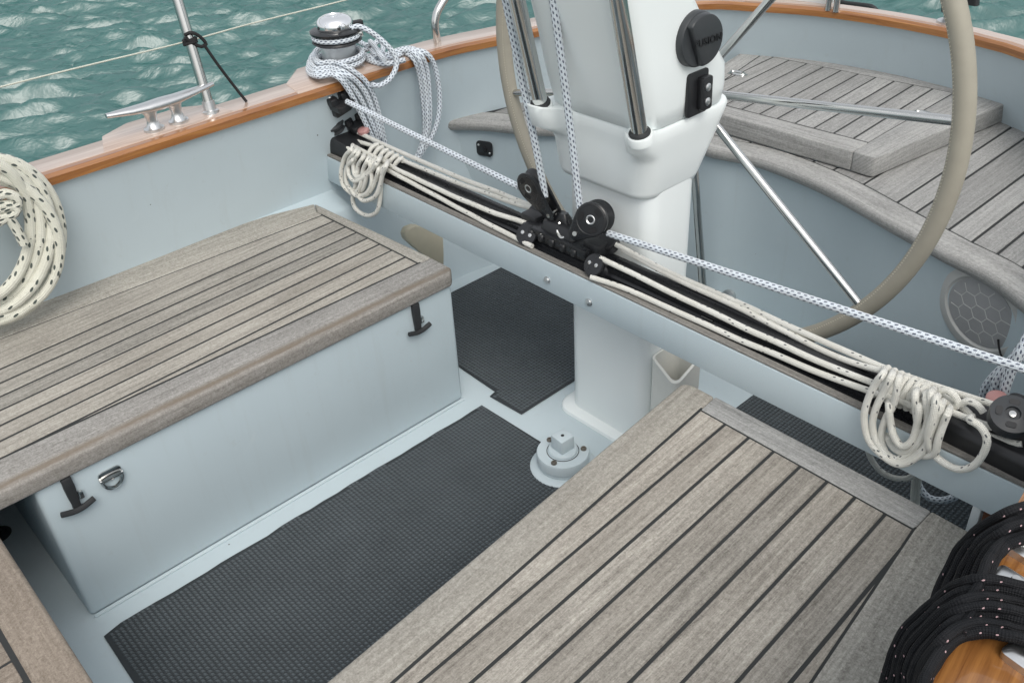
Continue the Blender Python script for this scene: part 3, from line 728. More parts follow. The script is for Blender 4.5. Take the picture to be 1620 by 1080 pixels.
for px in ((1508, 191), (1364, 487), (1222, -4), (806, 147), (1113, 470)):
    e = at(px[0], px[1], Y=CW.y); a = math.atan2(e.z-CW.z, e.x-CW.x)
    d_ = Vector((math.cos(a), 0, math.sin(a)))
    MB().tube([CW+d_*.04+Vector((0, .0, 0)), CW+d_*.35+Vector((0, 0, 0)), CW+d_*(RW-.012)], .0098, 12).build('spoke', STEEL, rim)

# ------------------------------------------------------------------ traveller beam
YB = 1.296
tv = thing('traveller_beam', 'painted crossbeam carrying a black mainsheet traveller track across the cockpit', 'beam', (-1.3, 1.35, .45))
MB().box(-2.318, -.20, YB, 1.418, .447, .528).build('beam', PAINT, tv, bevel=.003, seg=2)
MB().box(-2.314, -.205, YB+.002, YB+.019, .5275, .5345).build('teak_strip', TEAKD, tv, bevel=.002, seg=1, uvdir=(1, 0))
secs = [(1.3155, .528), (1.3155, .5335), (1.328, .5335), (1.328, .541), (1.334, .545), (1.334, .556), (1.340, .560), (1.350, .560), (1.352, .556), (1.372, .556), (1.374, .560), (1.384, .560), (1.390, .556), (1.390, .545), (1.398, .541), (1.398, .528)]
MB().loft([[Vector((x, y, z)) for y, z in secs] for x in (-2.31, -.21)]).build('track', BLACKG, tv, sharp=30)
MB().box(-2.31, -.21, 1.400, 1.416, .5275, .5335).build('teak_strip', TEAKD, tv, bevel=.002, seg=1, uvdir=(1, 0))
for px in ((866, 443), (932, 478)):
    c = at(px[0], px[1], Y=YB)
    b_ = MB().lathe([(0, -.001), (.010, -.001), (.010, .0015), (.0075, .002), (.0075, .006), (0, .008)], frame(c, (0, -1, 0)), 12).build('bolt', STEELB, tv)
for x in (-2.0, -.93, -.62):
    MB().box(x-.014, x+.014, 1.3285, 1.3305, .5462, .5474).build('track_mark', STEELB, tv)

def block_side(mb, Mx, r, t0, t1, n=26, hub=.28):
    mb.lathe([(0, t0), (r*.96, t0), (r, t0+(t1-t0)*.3), (r, t0+(t1-t0)*.7), (r*.94, t1), (r*.62, t1+.0015), (r*hub, t1+.002), (0, t1+.002)], Mx, n)
SLOT = plain('slot_shadow_plastic', (.004, .004, .005), .6)
def sheave(name, parent, c, axis, r, w, lab=None, tang=None, tail=.06):
    """ball bearing block: two cheeks, grooved sheave, hub ring, three lightening slots"""
    Mx = frame(c, axis, tang)
    t = thing(name, lab[0], lab[1], c, lab[2] if len(lab) > 2 else None) if lab else parent
    al = math.acos((r-r*.42)/tail)
    out = [(r*math.cos(a), r*math.sin(a)) for a in np.linspace(al, 2*math.pi-al, 26)]+[(tail+r*.42*math.cos(a), r*.42*math.sin(a)) for a in np.linspace(-al, al, 9)]
    for sgn in (1, -1):
        Ms = Mx @ Matrix.Diagonal((1, 1, sgn, 1))
        ck = trf(MB().loft([[Vector((x*k_, y*k_, z_)) for x, y in out] for z_, k_ in ((w*.34, .97), (w*.38, 1.0), (w*.47, 1.0), (w*.52, .93))]), Ms).build('cheek', BLACKG, t, sharp=35)
        MB().lathe([(r*.15, w*.50), (r*.24, w*.56), (r*.28, w*.545), (r*.27, w*.50)], Ms, 20, cap=False).build('hub_ring', STEELB, ck)
        for k in range(3):
            m2 = Ms @ Matrix.Rotation(R(120*k+60), 4, 'Z') @ Matrix.Translation((r*.60, 0, w*.512))
            trf(MB().prism([xy(p) for p in rr(-r*.15, r*.15, -r*.26, r*.26, r*.12, 3)], 0, w*.022), m2).build('slot', SLOT, ck)
        MB().lathe([(r*.82, w*.515), (r*.86, w*.535), (r*.90, w*.515)], Ms, 30, cap=False).build('rim_line', BLACK, ck)
    MB().lathe([(0, -w*.55), (r*.14, -w*.55), (r*.14, w*.55), (0, w*.55)], Mx @ Matrix.Translation((tail, 0, 0)), 14).build('pin', STEEL, t)
    MB().lathe([(0, -w*.34), (r*.98, -w*.34), (r*.96, -w*.26), (r*.80, 0), (r*.96, w*.26), (r*.98, w*.34), (0, w*.34)], Mx, 32).build('wheel', BLACK, t, sharp=30)
    return t

# car
cx0, cx1 = at(838, 380, Y=1.36).x, at(948, 425, Y=1.36).x
car = thing('traveller_car', 'black traveller car with end pulleys sliding on the track under the mainsheet blocks', 'traveller car', ((cx0+cx1)/2, 1.362, .56))
MB().box(cx0+.01, cx1-.01, 1.324, 1.402, .548, .578).build('chassis', BLACKG, car, bevel=.006, seg=2)
for k in range(5):
    x = cx0+.045+k*(cx1-cx0-.09)/4
    MB().box(x-.008, x+.008, 1.3185, 1.330, .552, .572).build('rib', BLACK, car, bevel=.003, seg=1)
MB().loft([rr(cx0+.06, cx1-.06, 1.335, 1.392, .012, 4, .577), rr(cx0+.066, cx1-.066, 1.339, 1.388, .012, 4, .597), rr(cx0+.09, cx1-.09, 1.348, 1.378, .01, 4, .603)]).build('saddle', BLACK, car, sharp=50)
for sx, pxs in ((cx0+.012, (836, 372)), (cx1-.012, (944, 421))):
    for dz, yy in ((0, 1.318), ):
        c = at(pxs[0], pxs[1], Y=1.326)
        Mx = frame(c, (.25 if sx < -1.3 else -.05, -.78, .55), (1, 0, 0))
        w_ = MB().lathe([(0, -.016), (.024, -.016), (.027, -.012), (.021, -.004), (.021, .003), (.027, .010), (.0255, .014), (.010, .016), (0, .016)], Mx, 28).build('end_pulley', BLACKG, car, sharp=30)
        for dx in (-.009, .012): MB().lathe([(0, .0158), (.0045, .0158), (.0045, .018), (0, .0188)], Mx @ Matrix.Translation((dx, .002, 0)), 12).build('rivet', STEEL, w_)
    c = Vector((sx+(-.004 if sx < -1.3 else .016), 1.386, .580)); Mx = frame(c, (0, -.5, .8), (1, 0, 0))
    MB().lathe([(0, -.014), (.022, -.014), (.024, -.010), (.018, 0), (.024, .009), (.022, .013), (0, .014)], Mx, 24).build('end_pulley', BLACK, car, sharp=30)
    MB().box(min(sx, sx*1.0)-.026, sx+.026, 1.345, 1.400, .556, .590).build('end_bracket', BLACK, car, bevel=.006, seg=2)
# shackle pieces and the two mainsheet blocks
mb = MB()
ctr = at(889, 352, Y=1.36)
mb.tube(spline([ctr+Vector(v) for v in ((-.022, 0, .002), (-.026, -.01, -.018), (-.008, -.018, -.034), (.018, -.016, -.026), (.022, -.004, 0))], .004), .0048, 8)
mb.tube(spline([ctr+Vector(v) for v in ((.0, -.006, .004), (.006, -.02, -.012), (.022, -.024, -.022), (.034, -.016, -.014))], .004), .004, 8)
mb.build('shackle', STEEL, car)
MB().loft([rr(ctr.x-.030, ctr.x+.028, 1.352, 1.380, .01, 4, .595), rr(ctr.x-.026, ctr.x+.022, 1.350, 1.378, .012, 4, ctr.z+.012), rr(ctr.x-.012, ctr.x+.012, 1.356, 1.372, .006, 4, ctr.z+.024)]).build('swivel_post', BLACKG, car, sharp=45)
cl = at(843, 294, Y=1.35)
axl = (r2*-.80+d2*.58)*.88-fw*.46
tL = sheave('mainsheet_block', None, cl, axl, .038, .030, ('slim black pulley block tilted left on the traveller car, seen nearly edge on', 'pulley block', 'mainsheet blocks on the traveller car'), r2*.62+d2*.78, .078)
cr = at(941, 345, Y=1.345)
axr = (r2*-.84+d2*.50)*.55-fw*.84
tR = sheave('mainsheet_block', None, cr, axr, .0385, .046, ('round black pulley block on the right of the traveller car with its side facing forward', 'pulley block', 'mainsheet blocks on the traveller car'), r2*-.8+d2*.6, .050)
# end fittings
def end_fitting(label, cx, sgn, pp):
    hh = .020 if sgn < 0 else 0
    t = thing('traveller_end_block', label, 'end block', (cx, 1.36, .53))
    MB().loft([[Vector((cx+sgn*a, y, z)) for a, y, z in ((-.135, 1.314, z_), (.05, 1.305, z_), (.075, 1.325, z_), (.075, 1.40, z_), (-.135, 1.404, z_))] for z_ in (.530, .562)]+[[Vector((cx+sgn*a, y, z)) for a, y, z in ((-.125, 1.322, .572), (.045, 1.312, .575+hh), (.062, 1.328, .576+hh), (.062, 1.395, .576+hh), (-.125, 1.398, .574))]]).build('end_housing', BLACK, t, bevel=.004, seg=2)
    MB().loft([rr(cx-.030, cx+.030+.02, 1.333, 1.398, .012, 4, z_) for z_ in (.570, pp.z-.010)] if sgn > 0 else [rr(cx-.062, cx+.020, 1.333, 1.398, .012, 4, z_) for z_ in (.570, pp.z-.010)]).build('pulley_post', BLACK, t, bevel=.003)
    for zc, yy in ((.606, 1.352), ):
        Mx = frame(pp, (.22, -.42, .88), (1, 0, 0))
        w_ = MB().lathe([(0, -.008), (.030, -.008), (.033, -.004), (.029, .004), (.029, .008), (.034, .014), (.033, .020), (.012, .023), (.011, .018), (0, .018)], Mx, 30).build('end_pulley', COVER, t, sharp=30)
        for k in range(4):
            m2 = Mx @ Matrix.Rotation(R(90*k+20), 4, 'Z') @ Matrix.Translation((.020, 0, .0205))
            trf(MB().prism([xy(p) for p in rr(-.005, .005, -.008, .008, .004, 3)], 0, .0022), m2).build('slot', BLACK, w_)
        MB().lathe([(0, .0178), (.006, .0178), (.0055, .0205), (0, .0215)], Mx, 14).build('rivet', STEEL, w_)
    return t
eL = end_fitting('black traveller end block against the left coaming with the white lines leading out of it', at(528, 232, Y=1.35).x, -1, at(529, 200, Y=1.345))
eR = end_fitting('black traveller end block at the right edge of the photo with a big grey pulley', at(1606, 668, Y=1.35).x, 1, at(1597, 662, Y=1.340))
# cam cleats
def cam_cleat(label, c, dirv, pink):
    t = thing('cam_cleat', label, 'cleat', c)
    Mx = frame(c, (0, -.25, 1), dirv) @ Matrix.Diagonal((1.35, 1.35, 1.35, 1))
    trf(MB().box(-.075, .012, -.020, .020, -.032, -.0145), Mx).build('cleat_slab', BLACK, t, bevel=.004)
    b_ = trf(MB().prism([xy(p) for p in rr(-.045, .040, -.022, .022, .010)], -.014, 0), Mx).build('cleat_base', BLACK, t, bevel=.003)
    for yy in (-.014, .014):
        trf(MB().loft([[(p.x*k_, p.y*k_, z_) for p in rr(-.014, .022, -.010, .010, .007)] for z_, k_ in ((0, 1), (.012, .92), (.014, .8))]), Mx @ Matrix.Translation((0, yy, 0))).build('jaw', BLACKG, t, sharp=40)
        MB().lathe([(0, .0138), (.005, .0138), (.004, .0165), (0, .017)], Mx @ Matrix.Translation((0, yy, 0)), 10).build('screw', STEEL, t)
    trf(MB().loft([[(-.004+x_, y_, z_) for x_, y_ in ((-.05, -.012), (-.05, .012), (-.028, .014), (-.028, -.014))] for z_ in (-.010, .006)]), Mx).build('fairlead', BLACK, t, bevel=.004)
    if pink: MB().lathe([(0, 0), (.013, 0), (.013, .006), (.010, .009), (0, .010)], Mx @ Matrix.Translation((.05, -.006, -.012)), 18).build('pulley_cap', PINK, t)
    return t
cam_cleat('black cam cleat below the rail at the winch with the blue flecked sheet leaving it', at(533, 158, Y=1.345), (1, 0, -.05), False)
cam_cleat('dark cam cleat with a pinkish cap just behind the left end block', at(556, 190, Y=1.40), (1, 0, -.1), True)
cam_cleat('black cam cleat with a pink cap at the right edge above the traveller', at(1640, 655, Y=1.42), (-1, 0, -.1), True)
# ------------------------------------------------------------------ ropes
def rope(name, pts, r, mat, parent=None, step=None, n=10, wob=0.0):
    P = spline(pts, step or max(.006, r*1.1))
    if wob:
        P = [p+Vector((noise.noise(p*9+Vector((3, 0, 0))), noise.noise(p*9+Vector((0, 7, 0))), noise.noise(p*9+Vector((0, 0, 5)))))*wob for p in P]
    return MB().tube(P, r, n).build(name, mat, parent)
RC = .0062; RM = .0078
ms = thing('mainsheet', 'white mainsheet with blue flecks, running across the traveller and up past the pedestal', 'rope', at(889, 352, Y=1.36))
def L3(a, b, ya, yb, n=6, sag=0.0):
    A = at(*a, Y=ya); B = at(*b, Y=yb)
    return [A+(B-A)*(i/n)-Vector((0, 0, sag*4*(i/n)*(1-i/n))) for i in range(n+1)]
rope('rope_run', L3((549, 161), (822, 296), 1.345, 1.345), RM, ROPEB, ms)
rope('rope_run', L3((962, 369), (1640, 590), 1.355, 1.40), RM, ROPEB, ms)
rope('rope_fall', [at(862, 312, Y=1.35), at(858, 285, Y=1.35), at(833, 160, Y=1.325), at(800, 0, Y=1.295), at(780, -100, Y=1.27), at(700, -520, Y=1.15)], RM*1.08, ROPEB, ms)
rope('rope_fall', [at(918, 330, Y=1.345), at(914, 300, Y=1.345), at(897, 160, Y=1.325), at(875, 0, Y=1.295), at(861, -100, Y=1.27), at(808, -520, Y=1.15)], RM*1.08, ROPEB, ms)

def control(label, runs, hank, wraps, extra=()):
    t = thing('control_line', label, 'rope', runs[0][0])
    for rpts in runs: rope('rope_run', rpts, RC, ROPEW, t, wob=.0022)
    for hpts in hank: rope('hank_loop', hpts, RC*1.02, ROPEW, t, wob=.004)
    for wp in wraps: rope('hank_wrap', wp, RC, ROPEW, t)
    return t
def Yp(pts, y0, y1=None, deck=False):
    y1 = y0 if y1 is None else y1; n = len(pts)-1
    out = []
    for i, (a, b) in enumerate(pts):
        p = at(a, b, Y=y0+(y1-y0)*i/max(1, n))
        if deck and p.z < .5665 and p.y > 1.321:             # a line lies on the track or the beam, never inside them
            p = at(a, b, z=.5665)
            if p.y < 1.321: p = at(a, b, Y=1.3205)
        if deck and p.z < .5415: p = at(a, b, z=.5415)
        out.append(p)
    return out
def loops(ls, y):
    out = []
    for k, l in enumerate(ls):
        n = len(l)-1
        (a0, b0), (a1, b1) = l[0], l[-1]
        out.append([at(a0+3, b0-7, Y=1.372), at(a0+2, b0-6, Y=1.338)]+[at(a, b, Y=y+.012*math.cos(math.pi*2*i/n)*.5+.004*((k*37 % 5)-2)/2) for i, (a, b) in enumerate(l)]+[at(a1+2, b1-6, Y=1.338), at(a1+3, b1-7, Y=1.372)])
    return out
def coilwrap(p0, p1, r, turns):
    P = []; N = int(turns*14); d = (p1-p0); t = d.normalized(); a = t.cross(Vector((0, 0, 1))).normalized(); b = t.cross(a)
    for i in range(N+1):
        q = i/N; w_ = 2*math.pi*turns*q; P.append(p0+d*q+(a*math.cos(w_)+b*math.sin(w_)*1.0)*r)
    return P
Lruns = [Yp([(509, 212), (514, 215), (569, 245), (621, 273), (684, 307), (739, 336), (800, 369), (826, 382), (842, 390)], 1.338, 1.318, True),
         Yp([(505, 202), (511, 206), (576, 240), (628, 268), (702, 303), (780, 336), (830, 353), (850, 364), (858, 374)], 1.348, 1.338, True),
         Yp([(552, 220), (560, 222), (595, 233), (637, 253), (721, 288), (780, 310), (848, 332)], 1.365, 1.385, True),
         Yp([(530, 190), (536, 194), (584, 218), (658, 251), (739, 286), (800, 309), (848, 328)], 1.385, 1.392, True)]
Lh = [[(556, 236), (545, 250), (539, 272), (542, 292), (552, 303), (560, 307), (568, 300)],
      [(562, 240), (552, 254), (551, 272), (556, 283), (564, 287), (578, 280), (590, 269), (598, 258)],
      [(566, 243), (560, 258), (560, 272), (565, 281), (576, 277), (588, 266), (600, 254)],
      [(560, 252), (548, 268), (548, 288), (558, 303), (568, 310), (584, 305), (594, 288), (600, 268)],
      [(574, 250), (567, 262), (566, 284), (560, 305), (559, 320), (565, 333), (581, 341), (596, 335), (601, 315), (603, 290), (607, 268)],
      [(582, 254), (575, 268), (572, 290), (567, 306), (576, 317), (592, 312), (600, 298), (606, 276), (612, 262)],
      [(585, 255), (588, 275), (588, 292), (580, 306), (570, 308), (563, 298), (566, 270)],
      [(590, 258), (582, 275), (577, 295), (573, 303)]]
def wrapsL():
    out = []
    for k in range(6):
        a, b = (597+k*8, 232+k*4.4), (583+k*8, 250+k*4.2)
        A = at(*a, Y=1.372); B = at(*b, Y=1.342); m_ = (A+B)/2+Vector((0, -.004, .012))
        out.append([A+Vector((0, 0, -.006)), A+Vector((0, 0, .007)), m_, B+Vector((0, -.004, .004)), B+Vector((0, -.004, -.008))])
    return out
control('white traveller control line on the left, its tail tied in a small hank', Lruns, loops(Lh, 1.285), wrapsL())
Rruns = [Yp([(934, 438), (944, 441), (998, 460), (1100, 506), (1200, 549), (1320, 599), (1416, 632), (1487, 659), (1561, 688), (1600, 700), (1618, 702)], 1.312, 1.335, True),
         Yp([(950, 408), (1017, 441), (1100, 482), (1200, 528), (1320, 582), (1413, 617), (1505, 651), (1579, 679), (1600, 686), (1618, 688)], 1.330, 1.345, True),
         Yp([(974, 387), (1026, 414), (1078, 440), (1180, 484), (1347, 560), (1458, 603), (1560, 636), (1615, 655)], 1.385, 1.385, True),
         Yp([(985, 395), (1078, 445), (1180, 492), (1320, 563), (1400, 588), (1450, 605), (1505, 634), (1527, 648), (1534, 656), (1529, 659)], 1.385, 1.350)]
Rh = [[(1396, 590), (1384, 606), (1372, 634), (1366, 664), (1373, 697), (1398, 723), (1424, 735), (1450, 725), (1468, 701), (1477, 668), (1484, 640)],
      [(1409, 594), (1396, 620), (1384, 650), (1379, 675), (1386, 702), (1408, 726), (1432, 731), (1456, 716), (1472, 690), (1484, 655), (1489, 640)],
      [(1420, 600), (1412, 640), (1400, 664), (1392, 693), (1401, 717), (1420, 726), (1446, 714), (1461, 690), (1467, 660), (1464, 625)],
      [(1405, 640), (1408, 668), (1414, 690), (1427, 706), (1442, 698), (1450, 676), (1454, 640)],
      [(1447, 622), (1449, 650), (1455, 679), (1470, 708), (1490, 729), (1516, 741), (1540, 736), (1556, 717), (1561, 697), (1556, 682), (1546, 671), (1534, 664)],
      [(1480, 630), (1476, 655), (1468, 690), (1474, 712)],
      [(1500, 650), (1492, 670), (1484, 696), (1480, 716), (1462, 722), (1446, 712)],
      [(1472, 622), (1470, 650), (1464, 680), (1450, 704), (1430, 716), (1412, 708), (1402, 690)]]
def wrapsR():
    out = []
    for k in range(7):
        a, b = (1404+k*10.5, 586+k*4.4), (1386+k*10.5, 616+k*4.2)
        A = at(*a, Y=1.375); B = at(*b, Y=1.336); m_ = (A+B)/2+Vector((0, -.006, .014))
        out.append([A+Vector((0, .004, -.006)), A+Vector((0, 0, .006)), m_, B+Vector((0, -.006, .004)), B+Vector((0, -.006, -.010))])
    out.append(Yp([(1488, 618), (1500, 617), (1512, 628), (1516, 640), (1506, 644), (1494, 634)], 1.35))
    out.append(Yp([(1520, 640), (1530, 634), (1546, 640), (1556, 652)], 1.352))
    return out
control('white traveller control line on the right with a larger hank hanging over the beam', Rruns, loops(Rh, 1.282), wrapsR())
lowr = thing('rope_tail', 'white rope tail drooping behind the beam under the right hank', 'rope', at(1409, 754, Y=1.40))
rope('tail_loop', Yp([(1372, 706), (1378, 725), (1392, 744), (1412, 755), (1433, 757), (1450, 748), (1462, 738)], 1.40), RC*.95, ROPEW, lowr)
rope('tail_end', Yp([(1452, 735), (1450, 760), (1447, 800), (1446, 850)], 1.43), RC*1.5, ROPEW, lowr)
t_ = rope('rope_tail', Yp([(1446, 745), (1456, 772), (1468, 786), (1485, 791), (1505, 788), (1520, 776), (1532, 750)], 1.55), RM*.95, ROPEB)
tag(t_, 'blue flecked rope loop hanging in the gap behind the right bench', 'rope')
t_ = thing('coiled_sheet', 'blue flecked rope bunch hanging down at the right edge behind the end block', 'rope', at(1600, 600, Y=1.47))
for k in range(5):
    rope('coil_strand', [at(1632-2*k, 520+10*k, Y=1.46+.006*k), at(1612-7*k, 560+6*k, Y=1.45+.006*k), at(1592-9*k+6*(k % 2), 610+3*k, Y=1.455+.008*k), at(1585-10*k+20*(k % 3), 650+4*k, Y=1.46+.008*k), at(1600-10*k, 690, Y=1.47)], RM, ROPEB, t_)

# ------------------------------------------------------------------ winch with coiled sheet
WC = Vector((-2.335, 1.425, .749))
wn = thing('winch', 'chrome self tailing sheet winch on the varnished rail with rope wound round it', 'winch', WC)
Mw = Matrix.Translation(WC) @ Matrix.Diagonal((.97, .97, .87, 1))
MB().lathe([(0, 0), (.062, 0), (.064, .006), (.058, .012), (.056, .020), (.052, .026), (.050, .045), (.052, .070), (.058, .082), (0, .082)], Mw, 40).build('drum', STEELB, wn, sharp=40)
MB().lathe([(.03, .080), (.066, .082), (.074, .088), (.072, .093), (.058, .098), (.03, .098)], Mw, 40, cap=False).build('lower_jaw', BLACKG, wn, sharp=40)
MB().lathe([(.03, .110), (.058, .110), (.075, .117), (.076, .123), (.066, .128), (.03, .128)], Mw, 40, cap=False).build('upper_jaw', BLACKG, wn, sharp=40)
MB().lathe([(.054, .096), (.054, .112)], Mw, 30).build('core', BLACK, wn)
CHROME = plain('bright_chrome', (.88, .89, .90), .07, 1.0, nz=.03)
MB().lathe([(0, .127), (.052, .127), (.055, .133), (.054, .146), (.050, .156), (.042, .164), (.030, .169), (.024, .1695), (.022, .165), (.013, .164), (.012, .168), (0, .169)], Mw, 36).build('cap', CHROME, wn, sharp=50)
for k in range(5):
    MB().lathe([(0, -.002), (.0055, -.002), (.0055, .0015), (0, .002)], Mw @ Matrix.Rotation(R(72*k-20), 4, 'Z') @ frame((.0535, 0, .140), (1, 0, .25)), 12).build('screw', BLACK, wn)
trf(MB().box(.04, .082, -.008, .008, .100, .118), Mw @ Matrix.Rotation(R(40), 4, 'Z')).build('feeder_arm', STEEL, wn, bevel=.004)
trf(MB().box(.05, .086, -.010, .010, .112, .140), Mw @ Matrix.Rotation(R(75), 4, 'Z')).build('stripper', BLACK, wn, bevel=.005)
cs = thing('coiled_sheet', 'blue flecked white sheet wound on the chrome winch and hanging in loops down the coaming', 'rope', WC)
def ringpts(r, z, a0=0, a1=360, dz=0.0): return [WC+Vector((r*math.cos(R(a)), r*math.sin(R(a)), z+dz*(a-a0)/360)) for a in np.linspace(a0, a1, 30)]
rope('jaw_turn', ringpts(.064, .0905, 60, 400), RM, ROPEB, cs)
rope('drum_turn', ringpts(.066, .009, -200, 520, .016), RM, ROPEB, cs)
ZD = .758
def drape(px, py, xin=-2.227, lift=0.0):
    p = at(px, py, X=xin)
    if p.z > ZD+lift: p = at(px, py, z=ZD+lift)
    return p
strA = [[(512, 72), (499, 82), (498, 93), (506, 101), (524, 98), (544, 104), (563, 116), (578, 129), (590, 150), (598, 175), (604, 200), (609, 226)],
        [(505, 78), (494, 89), (492, 100), (501, 109), (520, 107), (540, 112), (558, 124), (572, 140), (583, 160), (593, 185), (600, 210), (605, 230)],
        [(500, 86), (490, 98), (490, 108), (501, 115), (520, 113), (537, 117), (552, 130), (564, 146), (575, 165), (586, 190), (595, 212), (600, 232)],
        [(498, 96), (488, 106), (491, 117), (506, 121), (524, 118), (537, 124), (547, 136), (557, 152), (567, 172), (579, 196), (589, 218), (595, 234)],
        [(508, 90), (497, 100), (499, 108), (512, 112), (530, 110), (549, 118), (565, 130), (578, 147), (588, 170), (597, 195), (603, 218)]]
for k, l in enumerate(strA): rope('coil_strand', [drape(a, b, -2.226+.004*k, .003*(4-k)+(.012 if 6 > i > 2 else 0)) for i, (a, b) in enumerate(l)], RM, ROPEB, cs)
strB = [[(598, 96), (625, 90), (640, 84), (655, 94), (664, 120), (669, 155), (672, 190), (671, 215), (664, 238), (656, 254)],
        [(600, 92), (630, 80), (650, 77), (665, 86), (675, 110), (679, 150), (680, 185), (676, 212), (666, 240), (660, 252)],
        [(640, 80), (660, 80), (676, 86), (688, 106), (695, 146), (694, 182), (686, 210), (672, 234), (662, 250)],
        [(620, 84), (645, 80), (660, 90), (669, 116), (674, 152), (676, 188), (674, 214), (664, 244)]]
for k, l in enumerate(strB): rope('coil_strand', [drape(a, b, -2.227+.004*k, .003*k) for a, b in l], RM, ROPEB, cs)
rope('tail_loop', [at(a, b, X=x) for (a, b), x in zip([(556, 46), (566, 42), (585, 50), (607, 67), (624, 87), (627, 105), (617, 125), (600, 136), (588, 134)], [-2.29, -2.28, -2.26, -2.24, -2.22, -2.21, -2.205, -2.205, -2.21])], RM, ROPEB, cs)
for l, z_ in (([(568, 66), (580, 72), (592, 70), (600, 64), (606, 72), (604, 84), (596, 88), (588, 80)], .775), ([(566, 82), (585, 90), (605, 93), (628, 90)], .760), ([(570, 88), (590, 98), (612, 101), (640, 95)], .756), ([(574, 80), (590, 76), (600, 82), (594, 92), (580, 90)], .764), ([(586, 66), (594, 76), (602, 88), (608, 94)], .785)):
    rope('coil_strand', [at(a, b, z=z_) for a, b in l], RM, ROPEB, cs)

# ------------------------------------------------------------------ mooring rope coil at the far left
mc = thing('mooring_rope', 'thick white mooring rope with dark green flecks coiled over the left rail', 'rope', at(10, 380, X=-2.2))
RG = .0128
def coil_loop(cx, cy, a, b, tilt, x0, ph=0):
    P = []
    for t in np.linspace(0, 2*math.pi, 40, endpoint=False):
        e = 1.0
        px = cx+a*math.cos(t)*math.cos(tilt)-b*math.sin(t)*math.sin(tilt); py = cy+a*math.cos(t)*math.sin(tilt)+b*math.sin(t)*math.cos(tilt)
        P.append(at(px, py, X=x0+.010*math.sin(2*t+ph)))
    return P
for cx, cy, a, b, tl, x0, ph in ((-22, 380, 118, 131, .28, -2.190, 0), (-24, 374, 104, 124, .22, -2.178, 1.2), (-28, 372, 92, 116, .16, -2.184, 2.2), (-26, 388, 122, 112, .40, -2.172, 3.0), (-34, 366, 82, 112, .10, -2.170, 4.4), (-22, 396, 112, 114, .45, -2.196, 5.2)):
    MB().tube(coil_loop(cx, cy, a, b, tl, x0, ph), RG, 12, closed=True).build('coil_loop', ROPEG, mc)
for pts, r_ in (([(-40, 322), (-12, 313), (8, 306), (24, 312), (28, 322), (10, 328), (-20, 336), (-40, 340)], RG*.9), ([(-40, 334), (-10, 327), (14, 324), (26, 332), (16, 340), (-12, 346), (-40, 352)], RG*.9), ([(-30, 350), (-4, 352), (10, 344), (18, 350), (27, 364), (33, 376), (38, 386)], RG*.86)):
    rope('coil_wrap', [at(a, b, X=-2.155) for a, b in pts], r_, ROPEG, mc, n=12)

# ------------------------------------------------------------------ black hanks on the right coaming
RK = .0060
def lerp_strands(A, B, n):
    A = spline([Vector((*p, 0)) for p in A], 12); B = spline([Vector((*p, 0)) for p in B], 12)
    def samp(P, t):
        f_ = t*(len(P)-1); i = min(int(f_), len(P)-2); return P[i]+(P[i+1]-P[i])*(f_-i)
    out = []
    for k in range(n):
        s_ = k/(n-1); out.append([samp(A, t)*(1-s_)+samp(B, t)*s_ for t in np.linspace(0, 1, 22)])
    return out
rw = [p for p in rail if p.y < 1.25 and p.x > -1]
def yx(y):
    for a, b in zip(rw, rw[1:]):
        if (a.y-y)*(b.y-y) <= 0 and abs(a.y-b.y) > 1e-7: return a.x+(b.x-a.x)*(y-a.y)/(b.y-a.y)
    return rw[0].x
def black_hank(label, A, B, n, ztop, layers):
    t = thing('rope_hank', label, 'rope', at(*A[len(A)//2], z=.6), 'black hanks on the right coaming')
    for lay in range(layers):
        for k, l in enumerate(lerp_strands(A, B, n)):
            P = []; drop = 0.0; last = None
            zt_ = ztop-.010*lay
            for i, p in enumerate(l):
                px, py = p.x+(random.uniform(-1, 1) if 0 < i < 21 else 0)+lay*3, p.y+random.uniform(-1, 1)+lay*3
                w0 = at(px, py, z=zt_-drop)
                xr = yx(w0.y)
                if last is not None and w0.x < xr-.012: drop += .9*(w0-last).length if drop else .004
                last = w0
                P.append(at(px, py, z=max(.43, zt_+.006*math.sin(k*2.1+i*.35)-drop)))
            rope('hank_strand', P, RK, ROPEK, t, n=9)
    return t
black_hank('black rope hank with pale flecks over the right rail, the upper one', [(1660, 790), (1620, 800), (1580, 817), (1540, 843), (1513, 873), (1493, 913), (1480, 947), (1470, 985)], [(1660, 842), (1620, 853), (1593, 863), (1573, 887), (1563, 917), (1550, 945), (1535, 975), (1520, 1000)], 7, .772, 1)
black_hank('black rope hank with pale flecks over the right rail, lowest and nearest the camera', [(1660, 938), (1620, 927), (1580, 917), (1540, 917), (1503, 930), (1470, 958), (1430, 997), (1415, 1025), (1405, 1060), (1392, 1100)], [(1660, 1020), (1620, 1011), (1580, 1001), (1540, 999), (1508, 1010), (1486, 1034), (1468, 1062), (1460, 1090), (1466, 1120), (1460, 1150)], 7, .775, 2)
# metal rope clutches on the rail
for px, py, lab in ((1612, 872, 'grey metal fitting on the varnished right rail between the black hanks, the upper one'), (1603, 930, 'grey metal fitting on the varnished right rail, partly under the lower black hank'), (1624, 1052, 'grey metal fitting at the bottom right corner on the varnished rail')):
    c = at(px, py, z=.752); ang = 20
    b_ = trf(MB().loft([rr(-.024, .024, -.014, .014, .006, 3, 0), rr(-.024, .024, -.014, .014, .006, 3, .010), rr(-.019, .019, -.009, .009, .005, 3, .014)]), Matrix.Translation(c) @ Matrix.Rotation(R(-8), 4, 'Z')).build('rail_fitting', STEELB, None, sharp=40)
    tag(b_, lab, 'fitting')
    MB().lathe([(0, .0138), (.006, .0138), (.005, .0165), (0, .017)], Matrix.Translation(c), 10).build('screw', STEEL, b_)
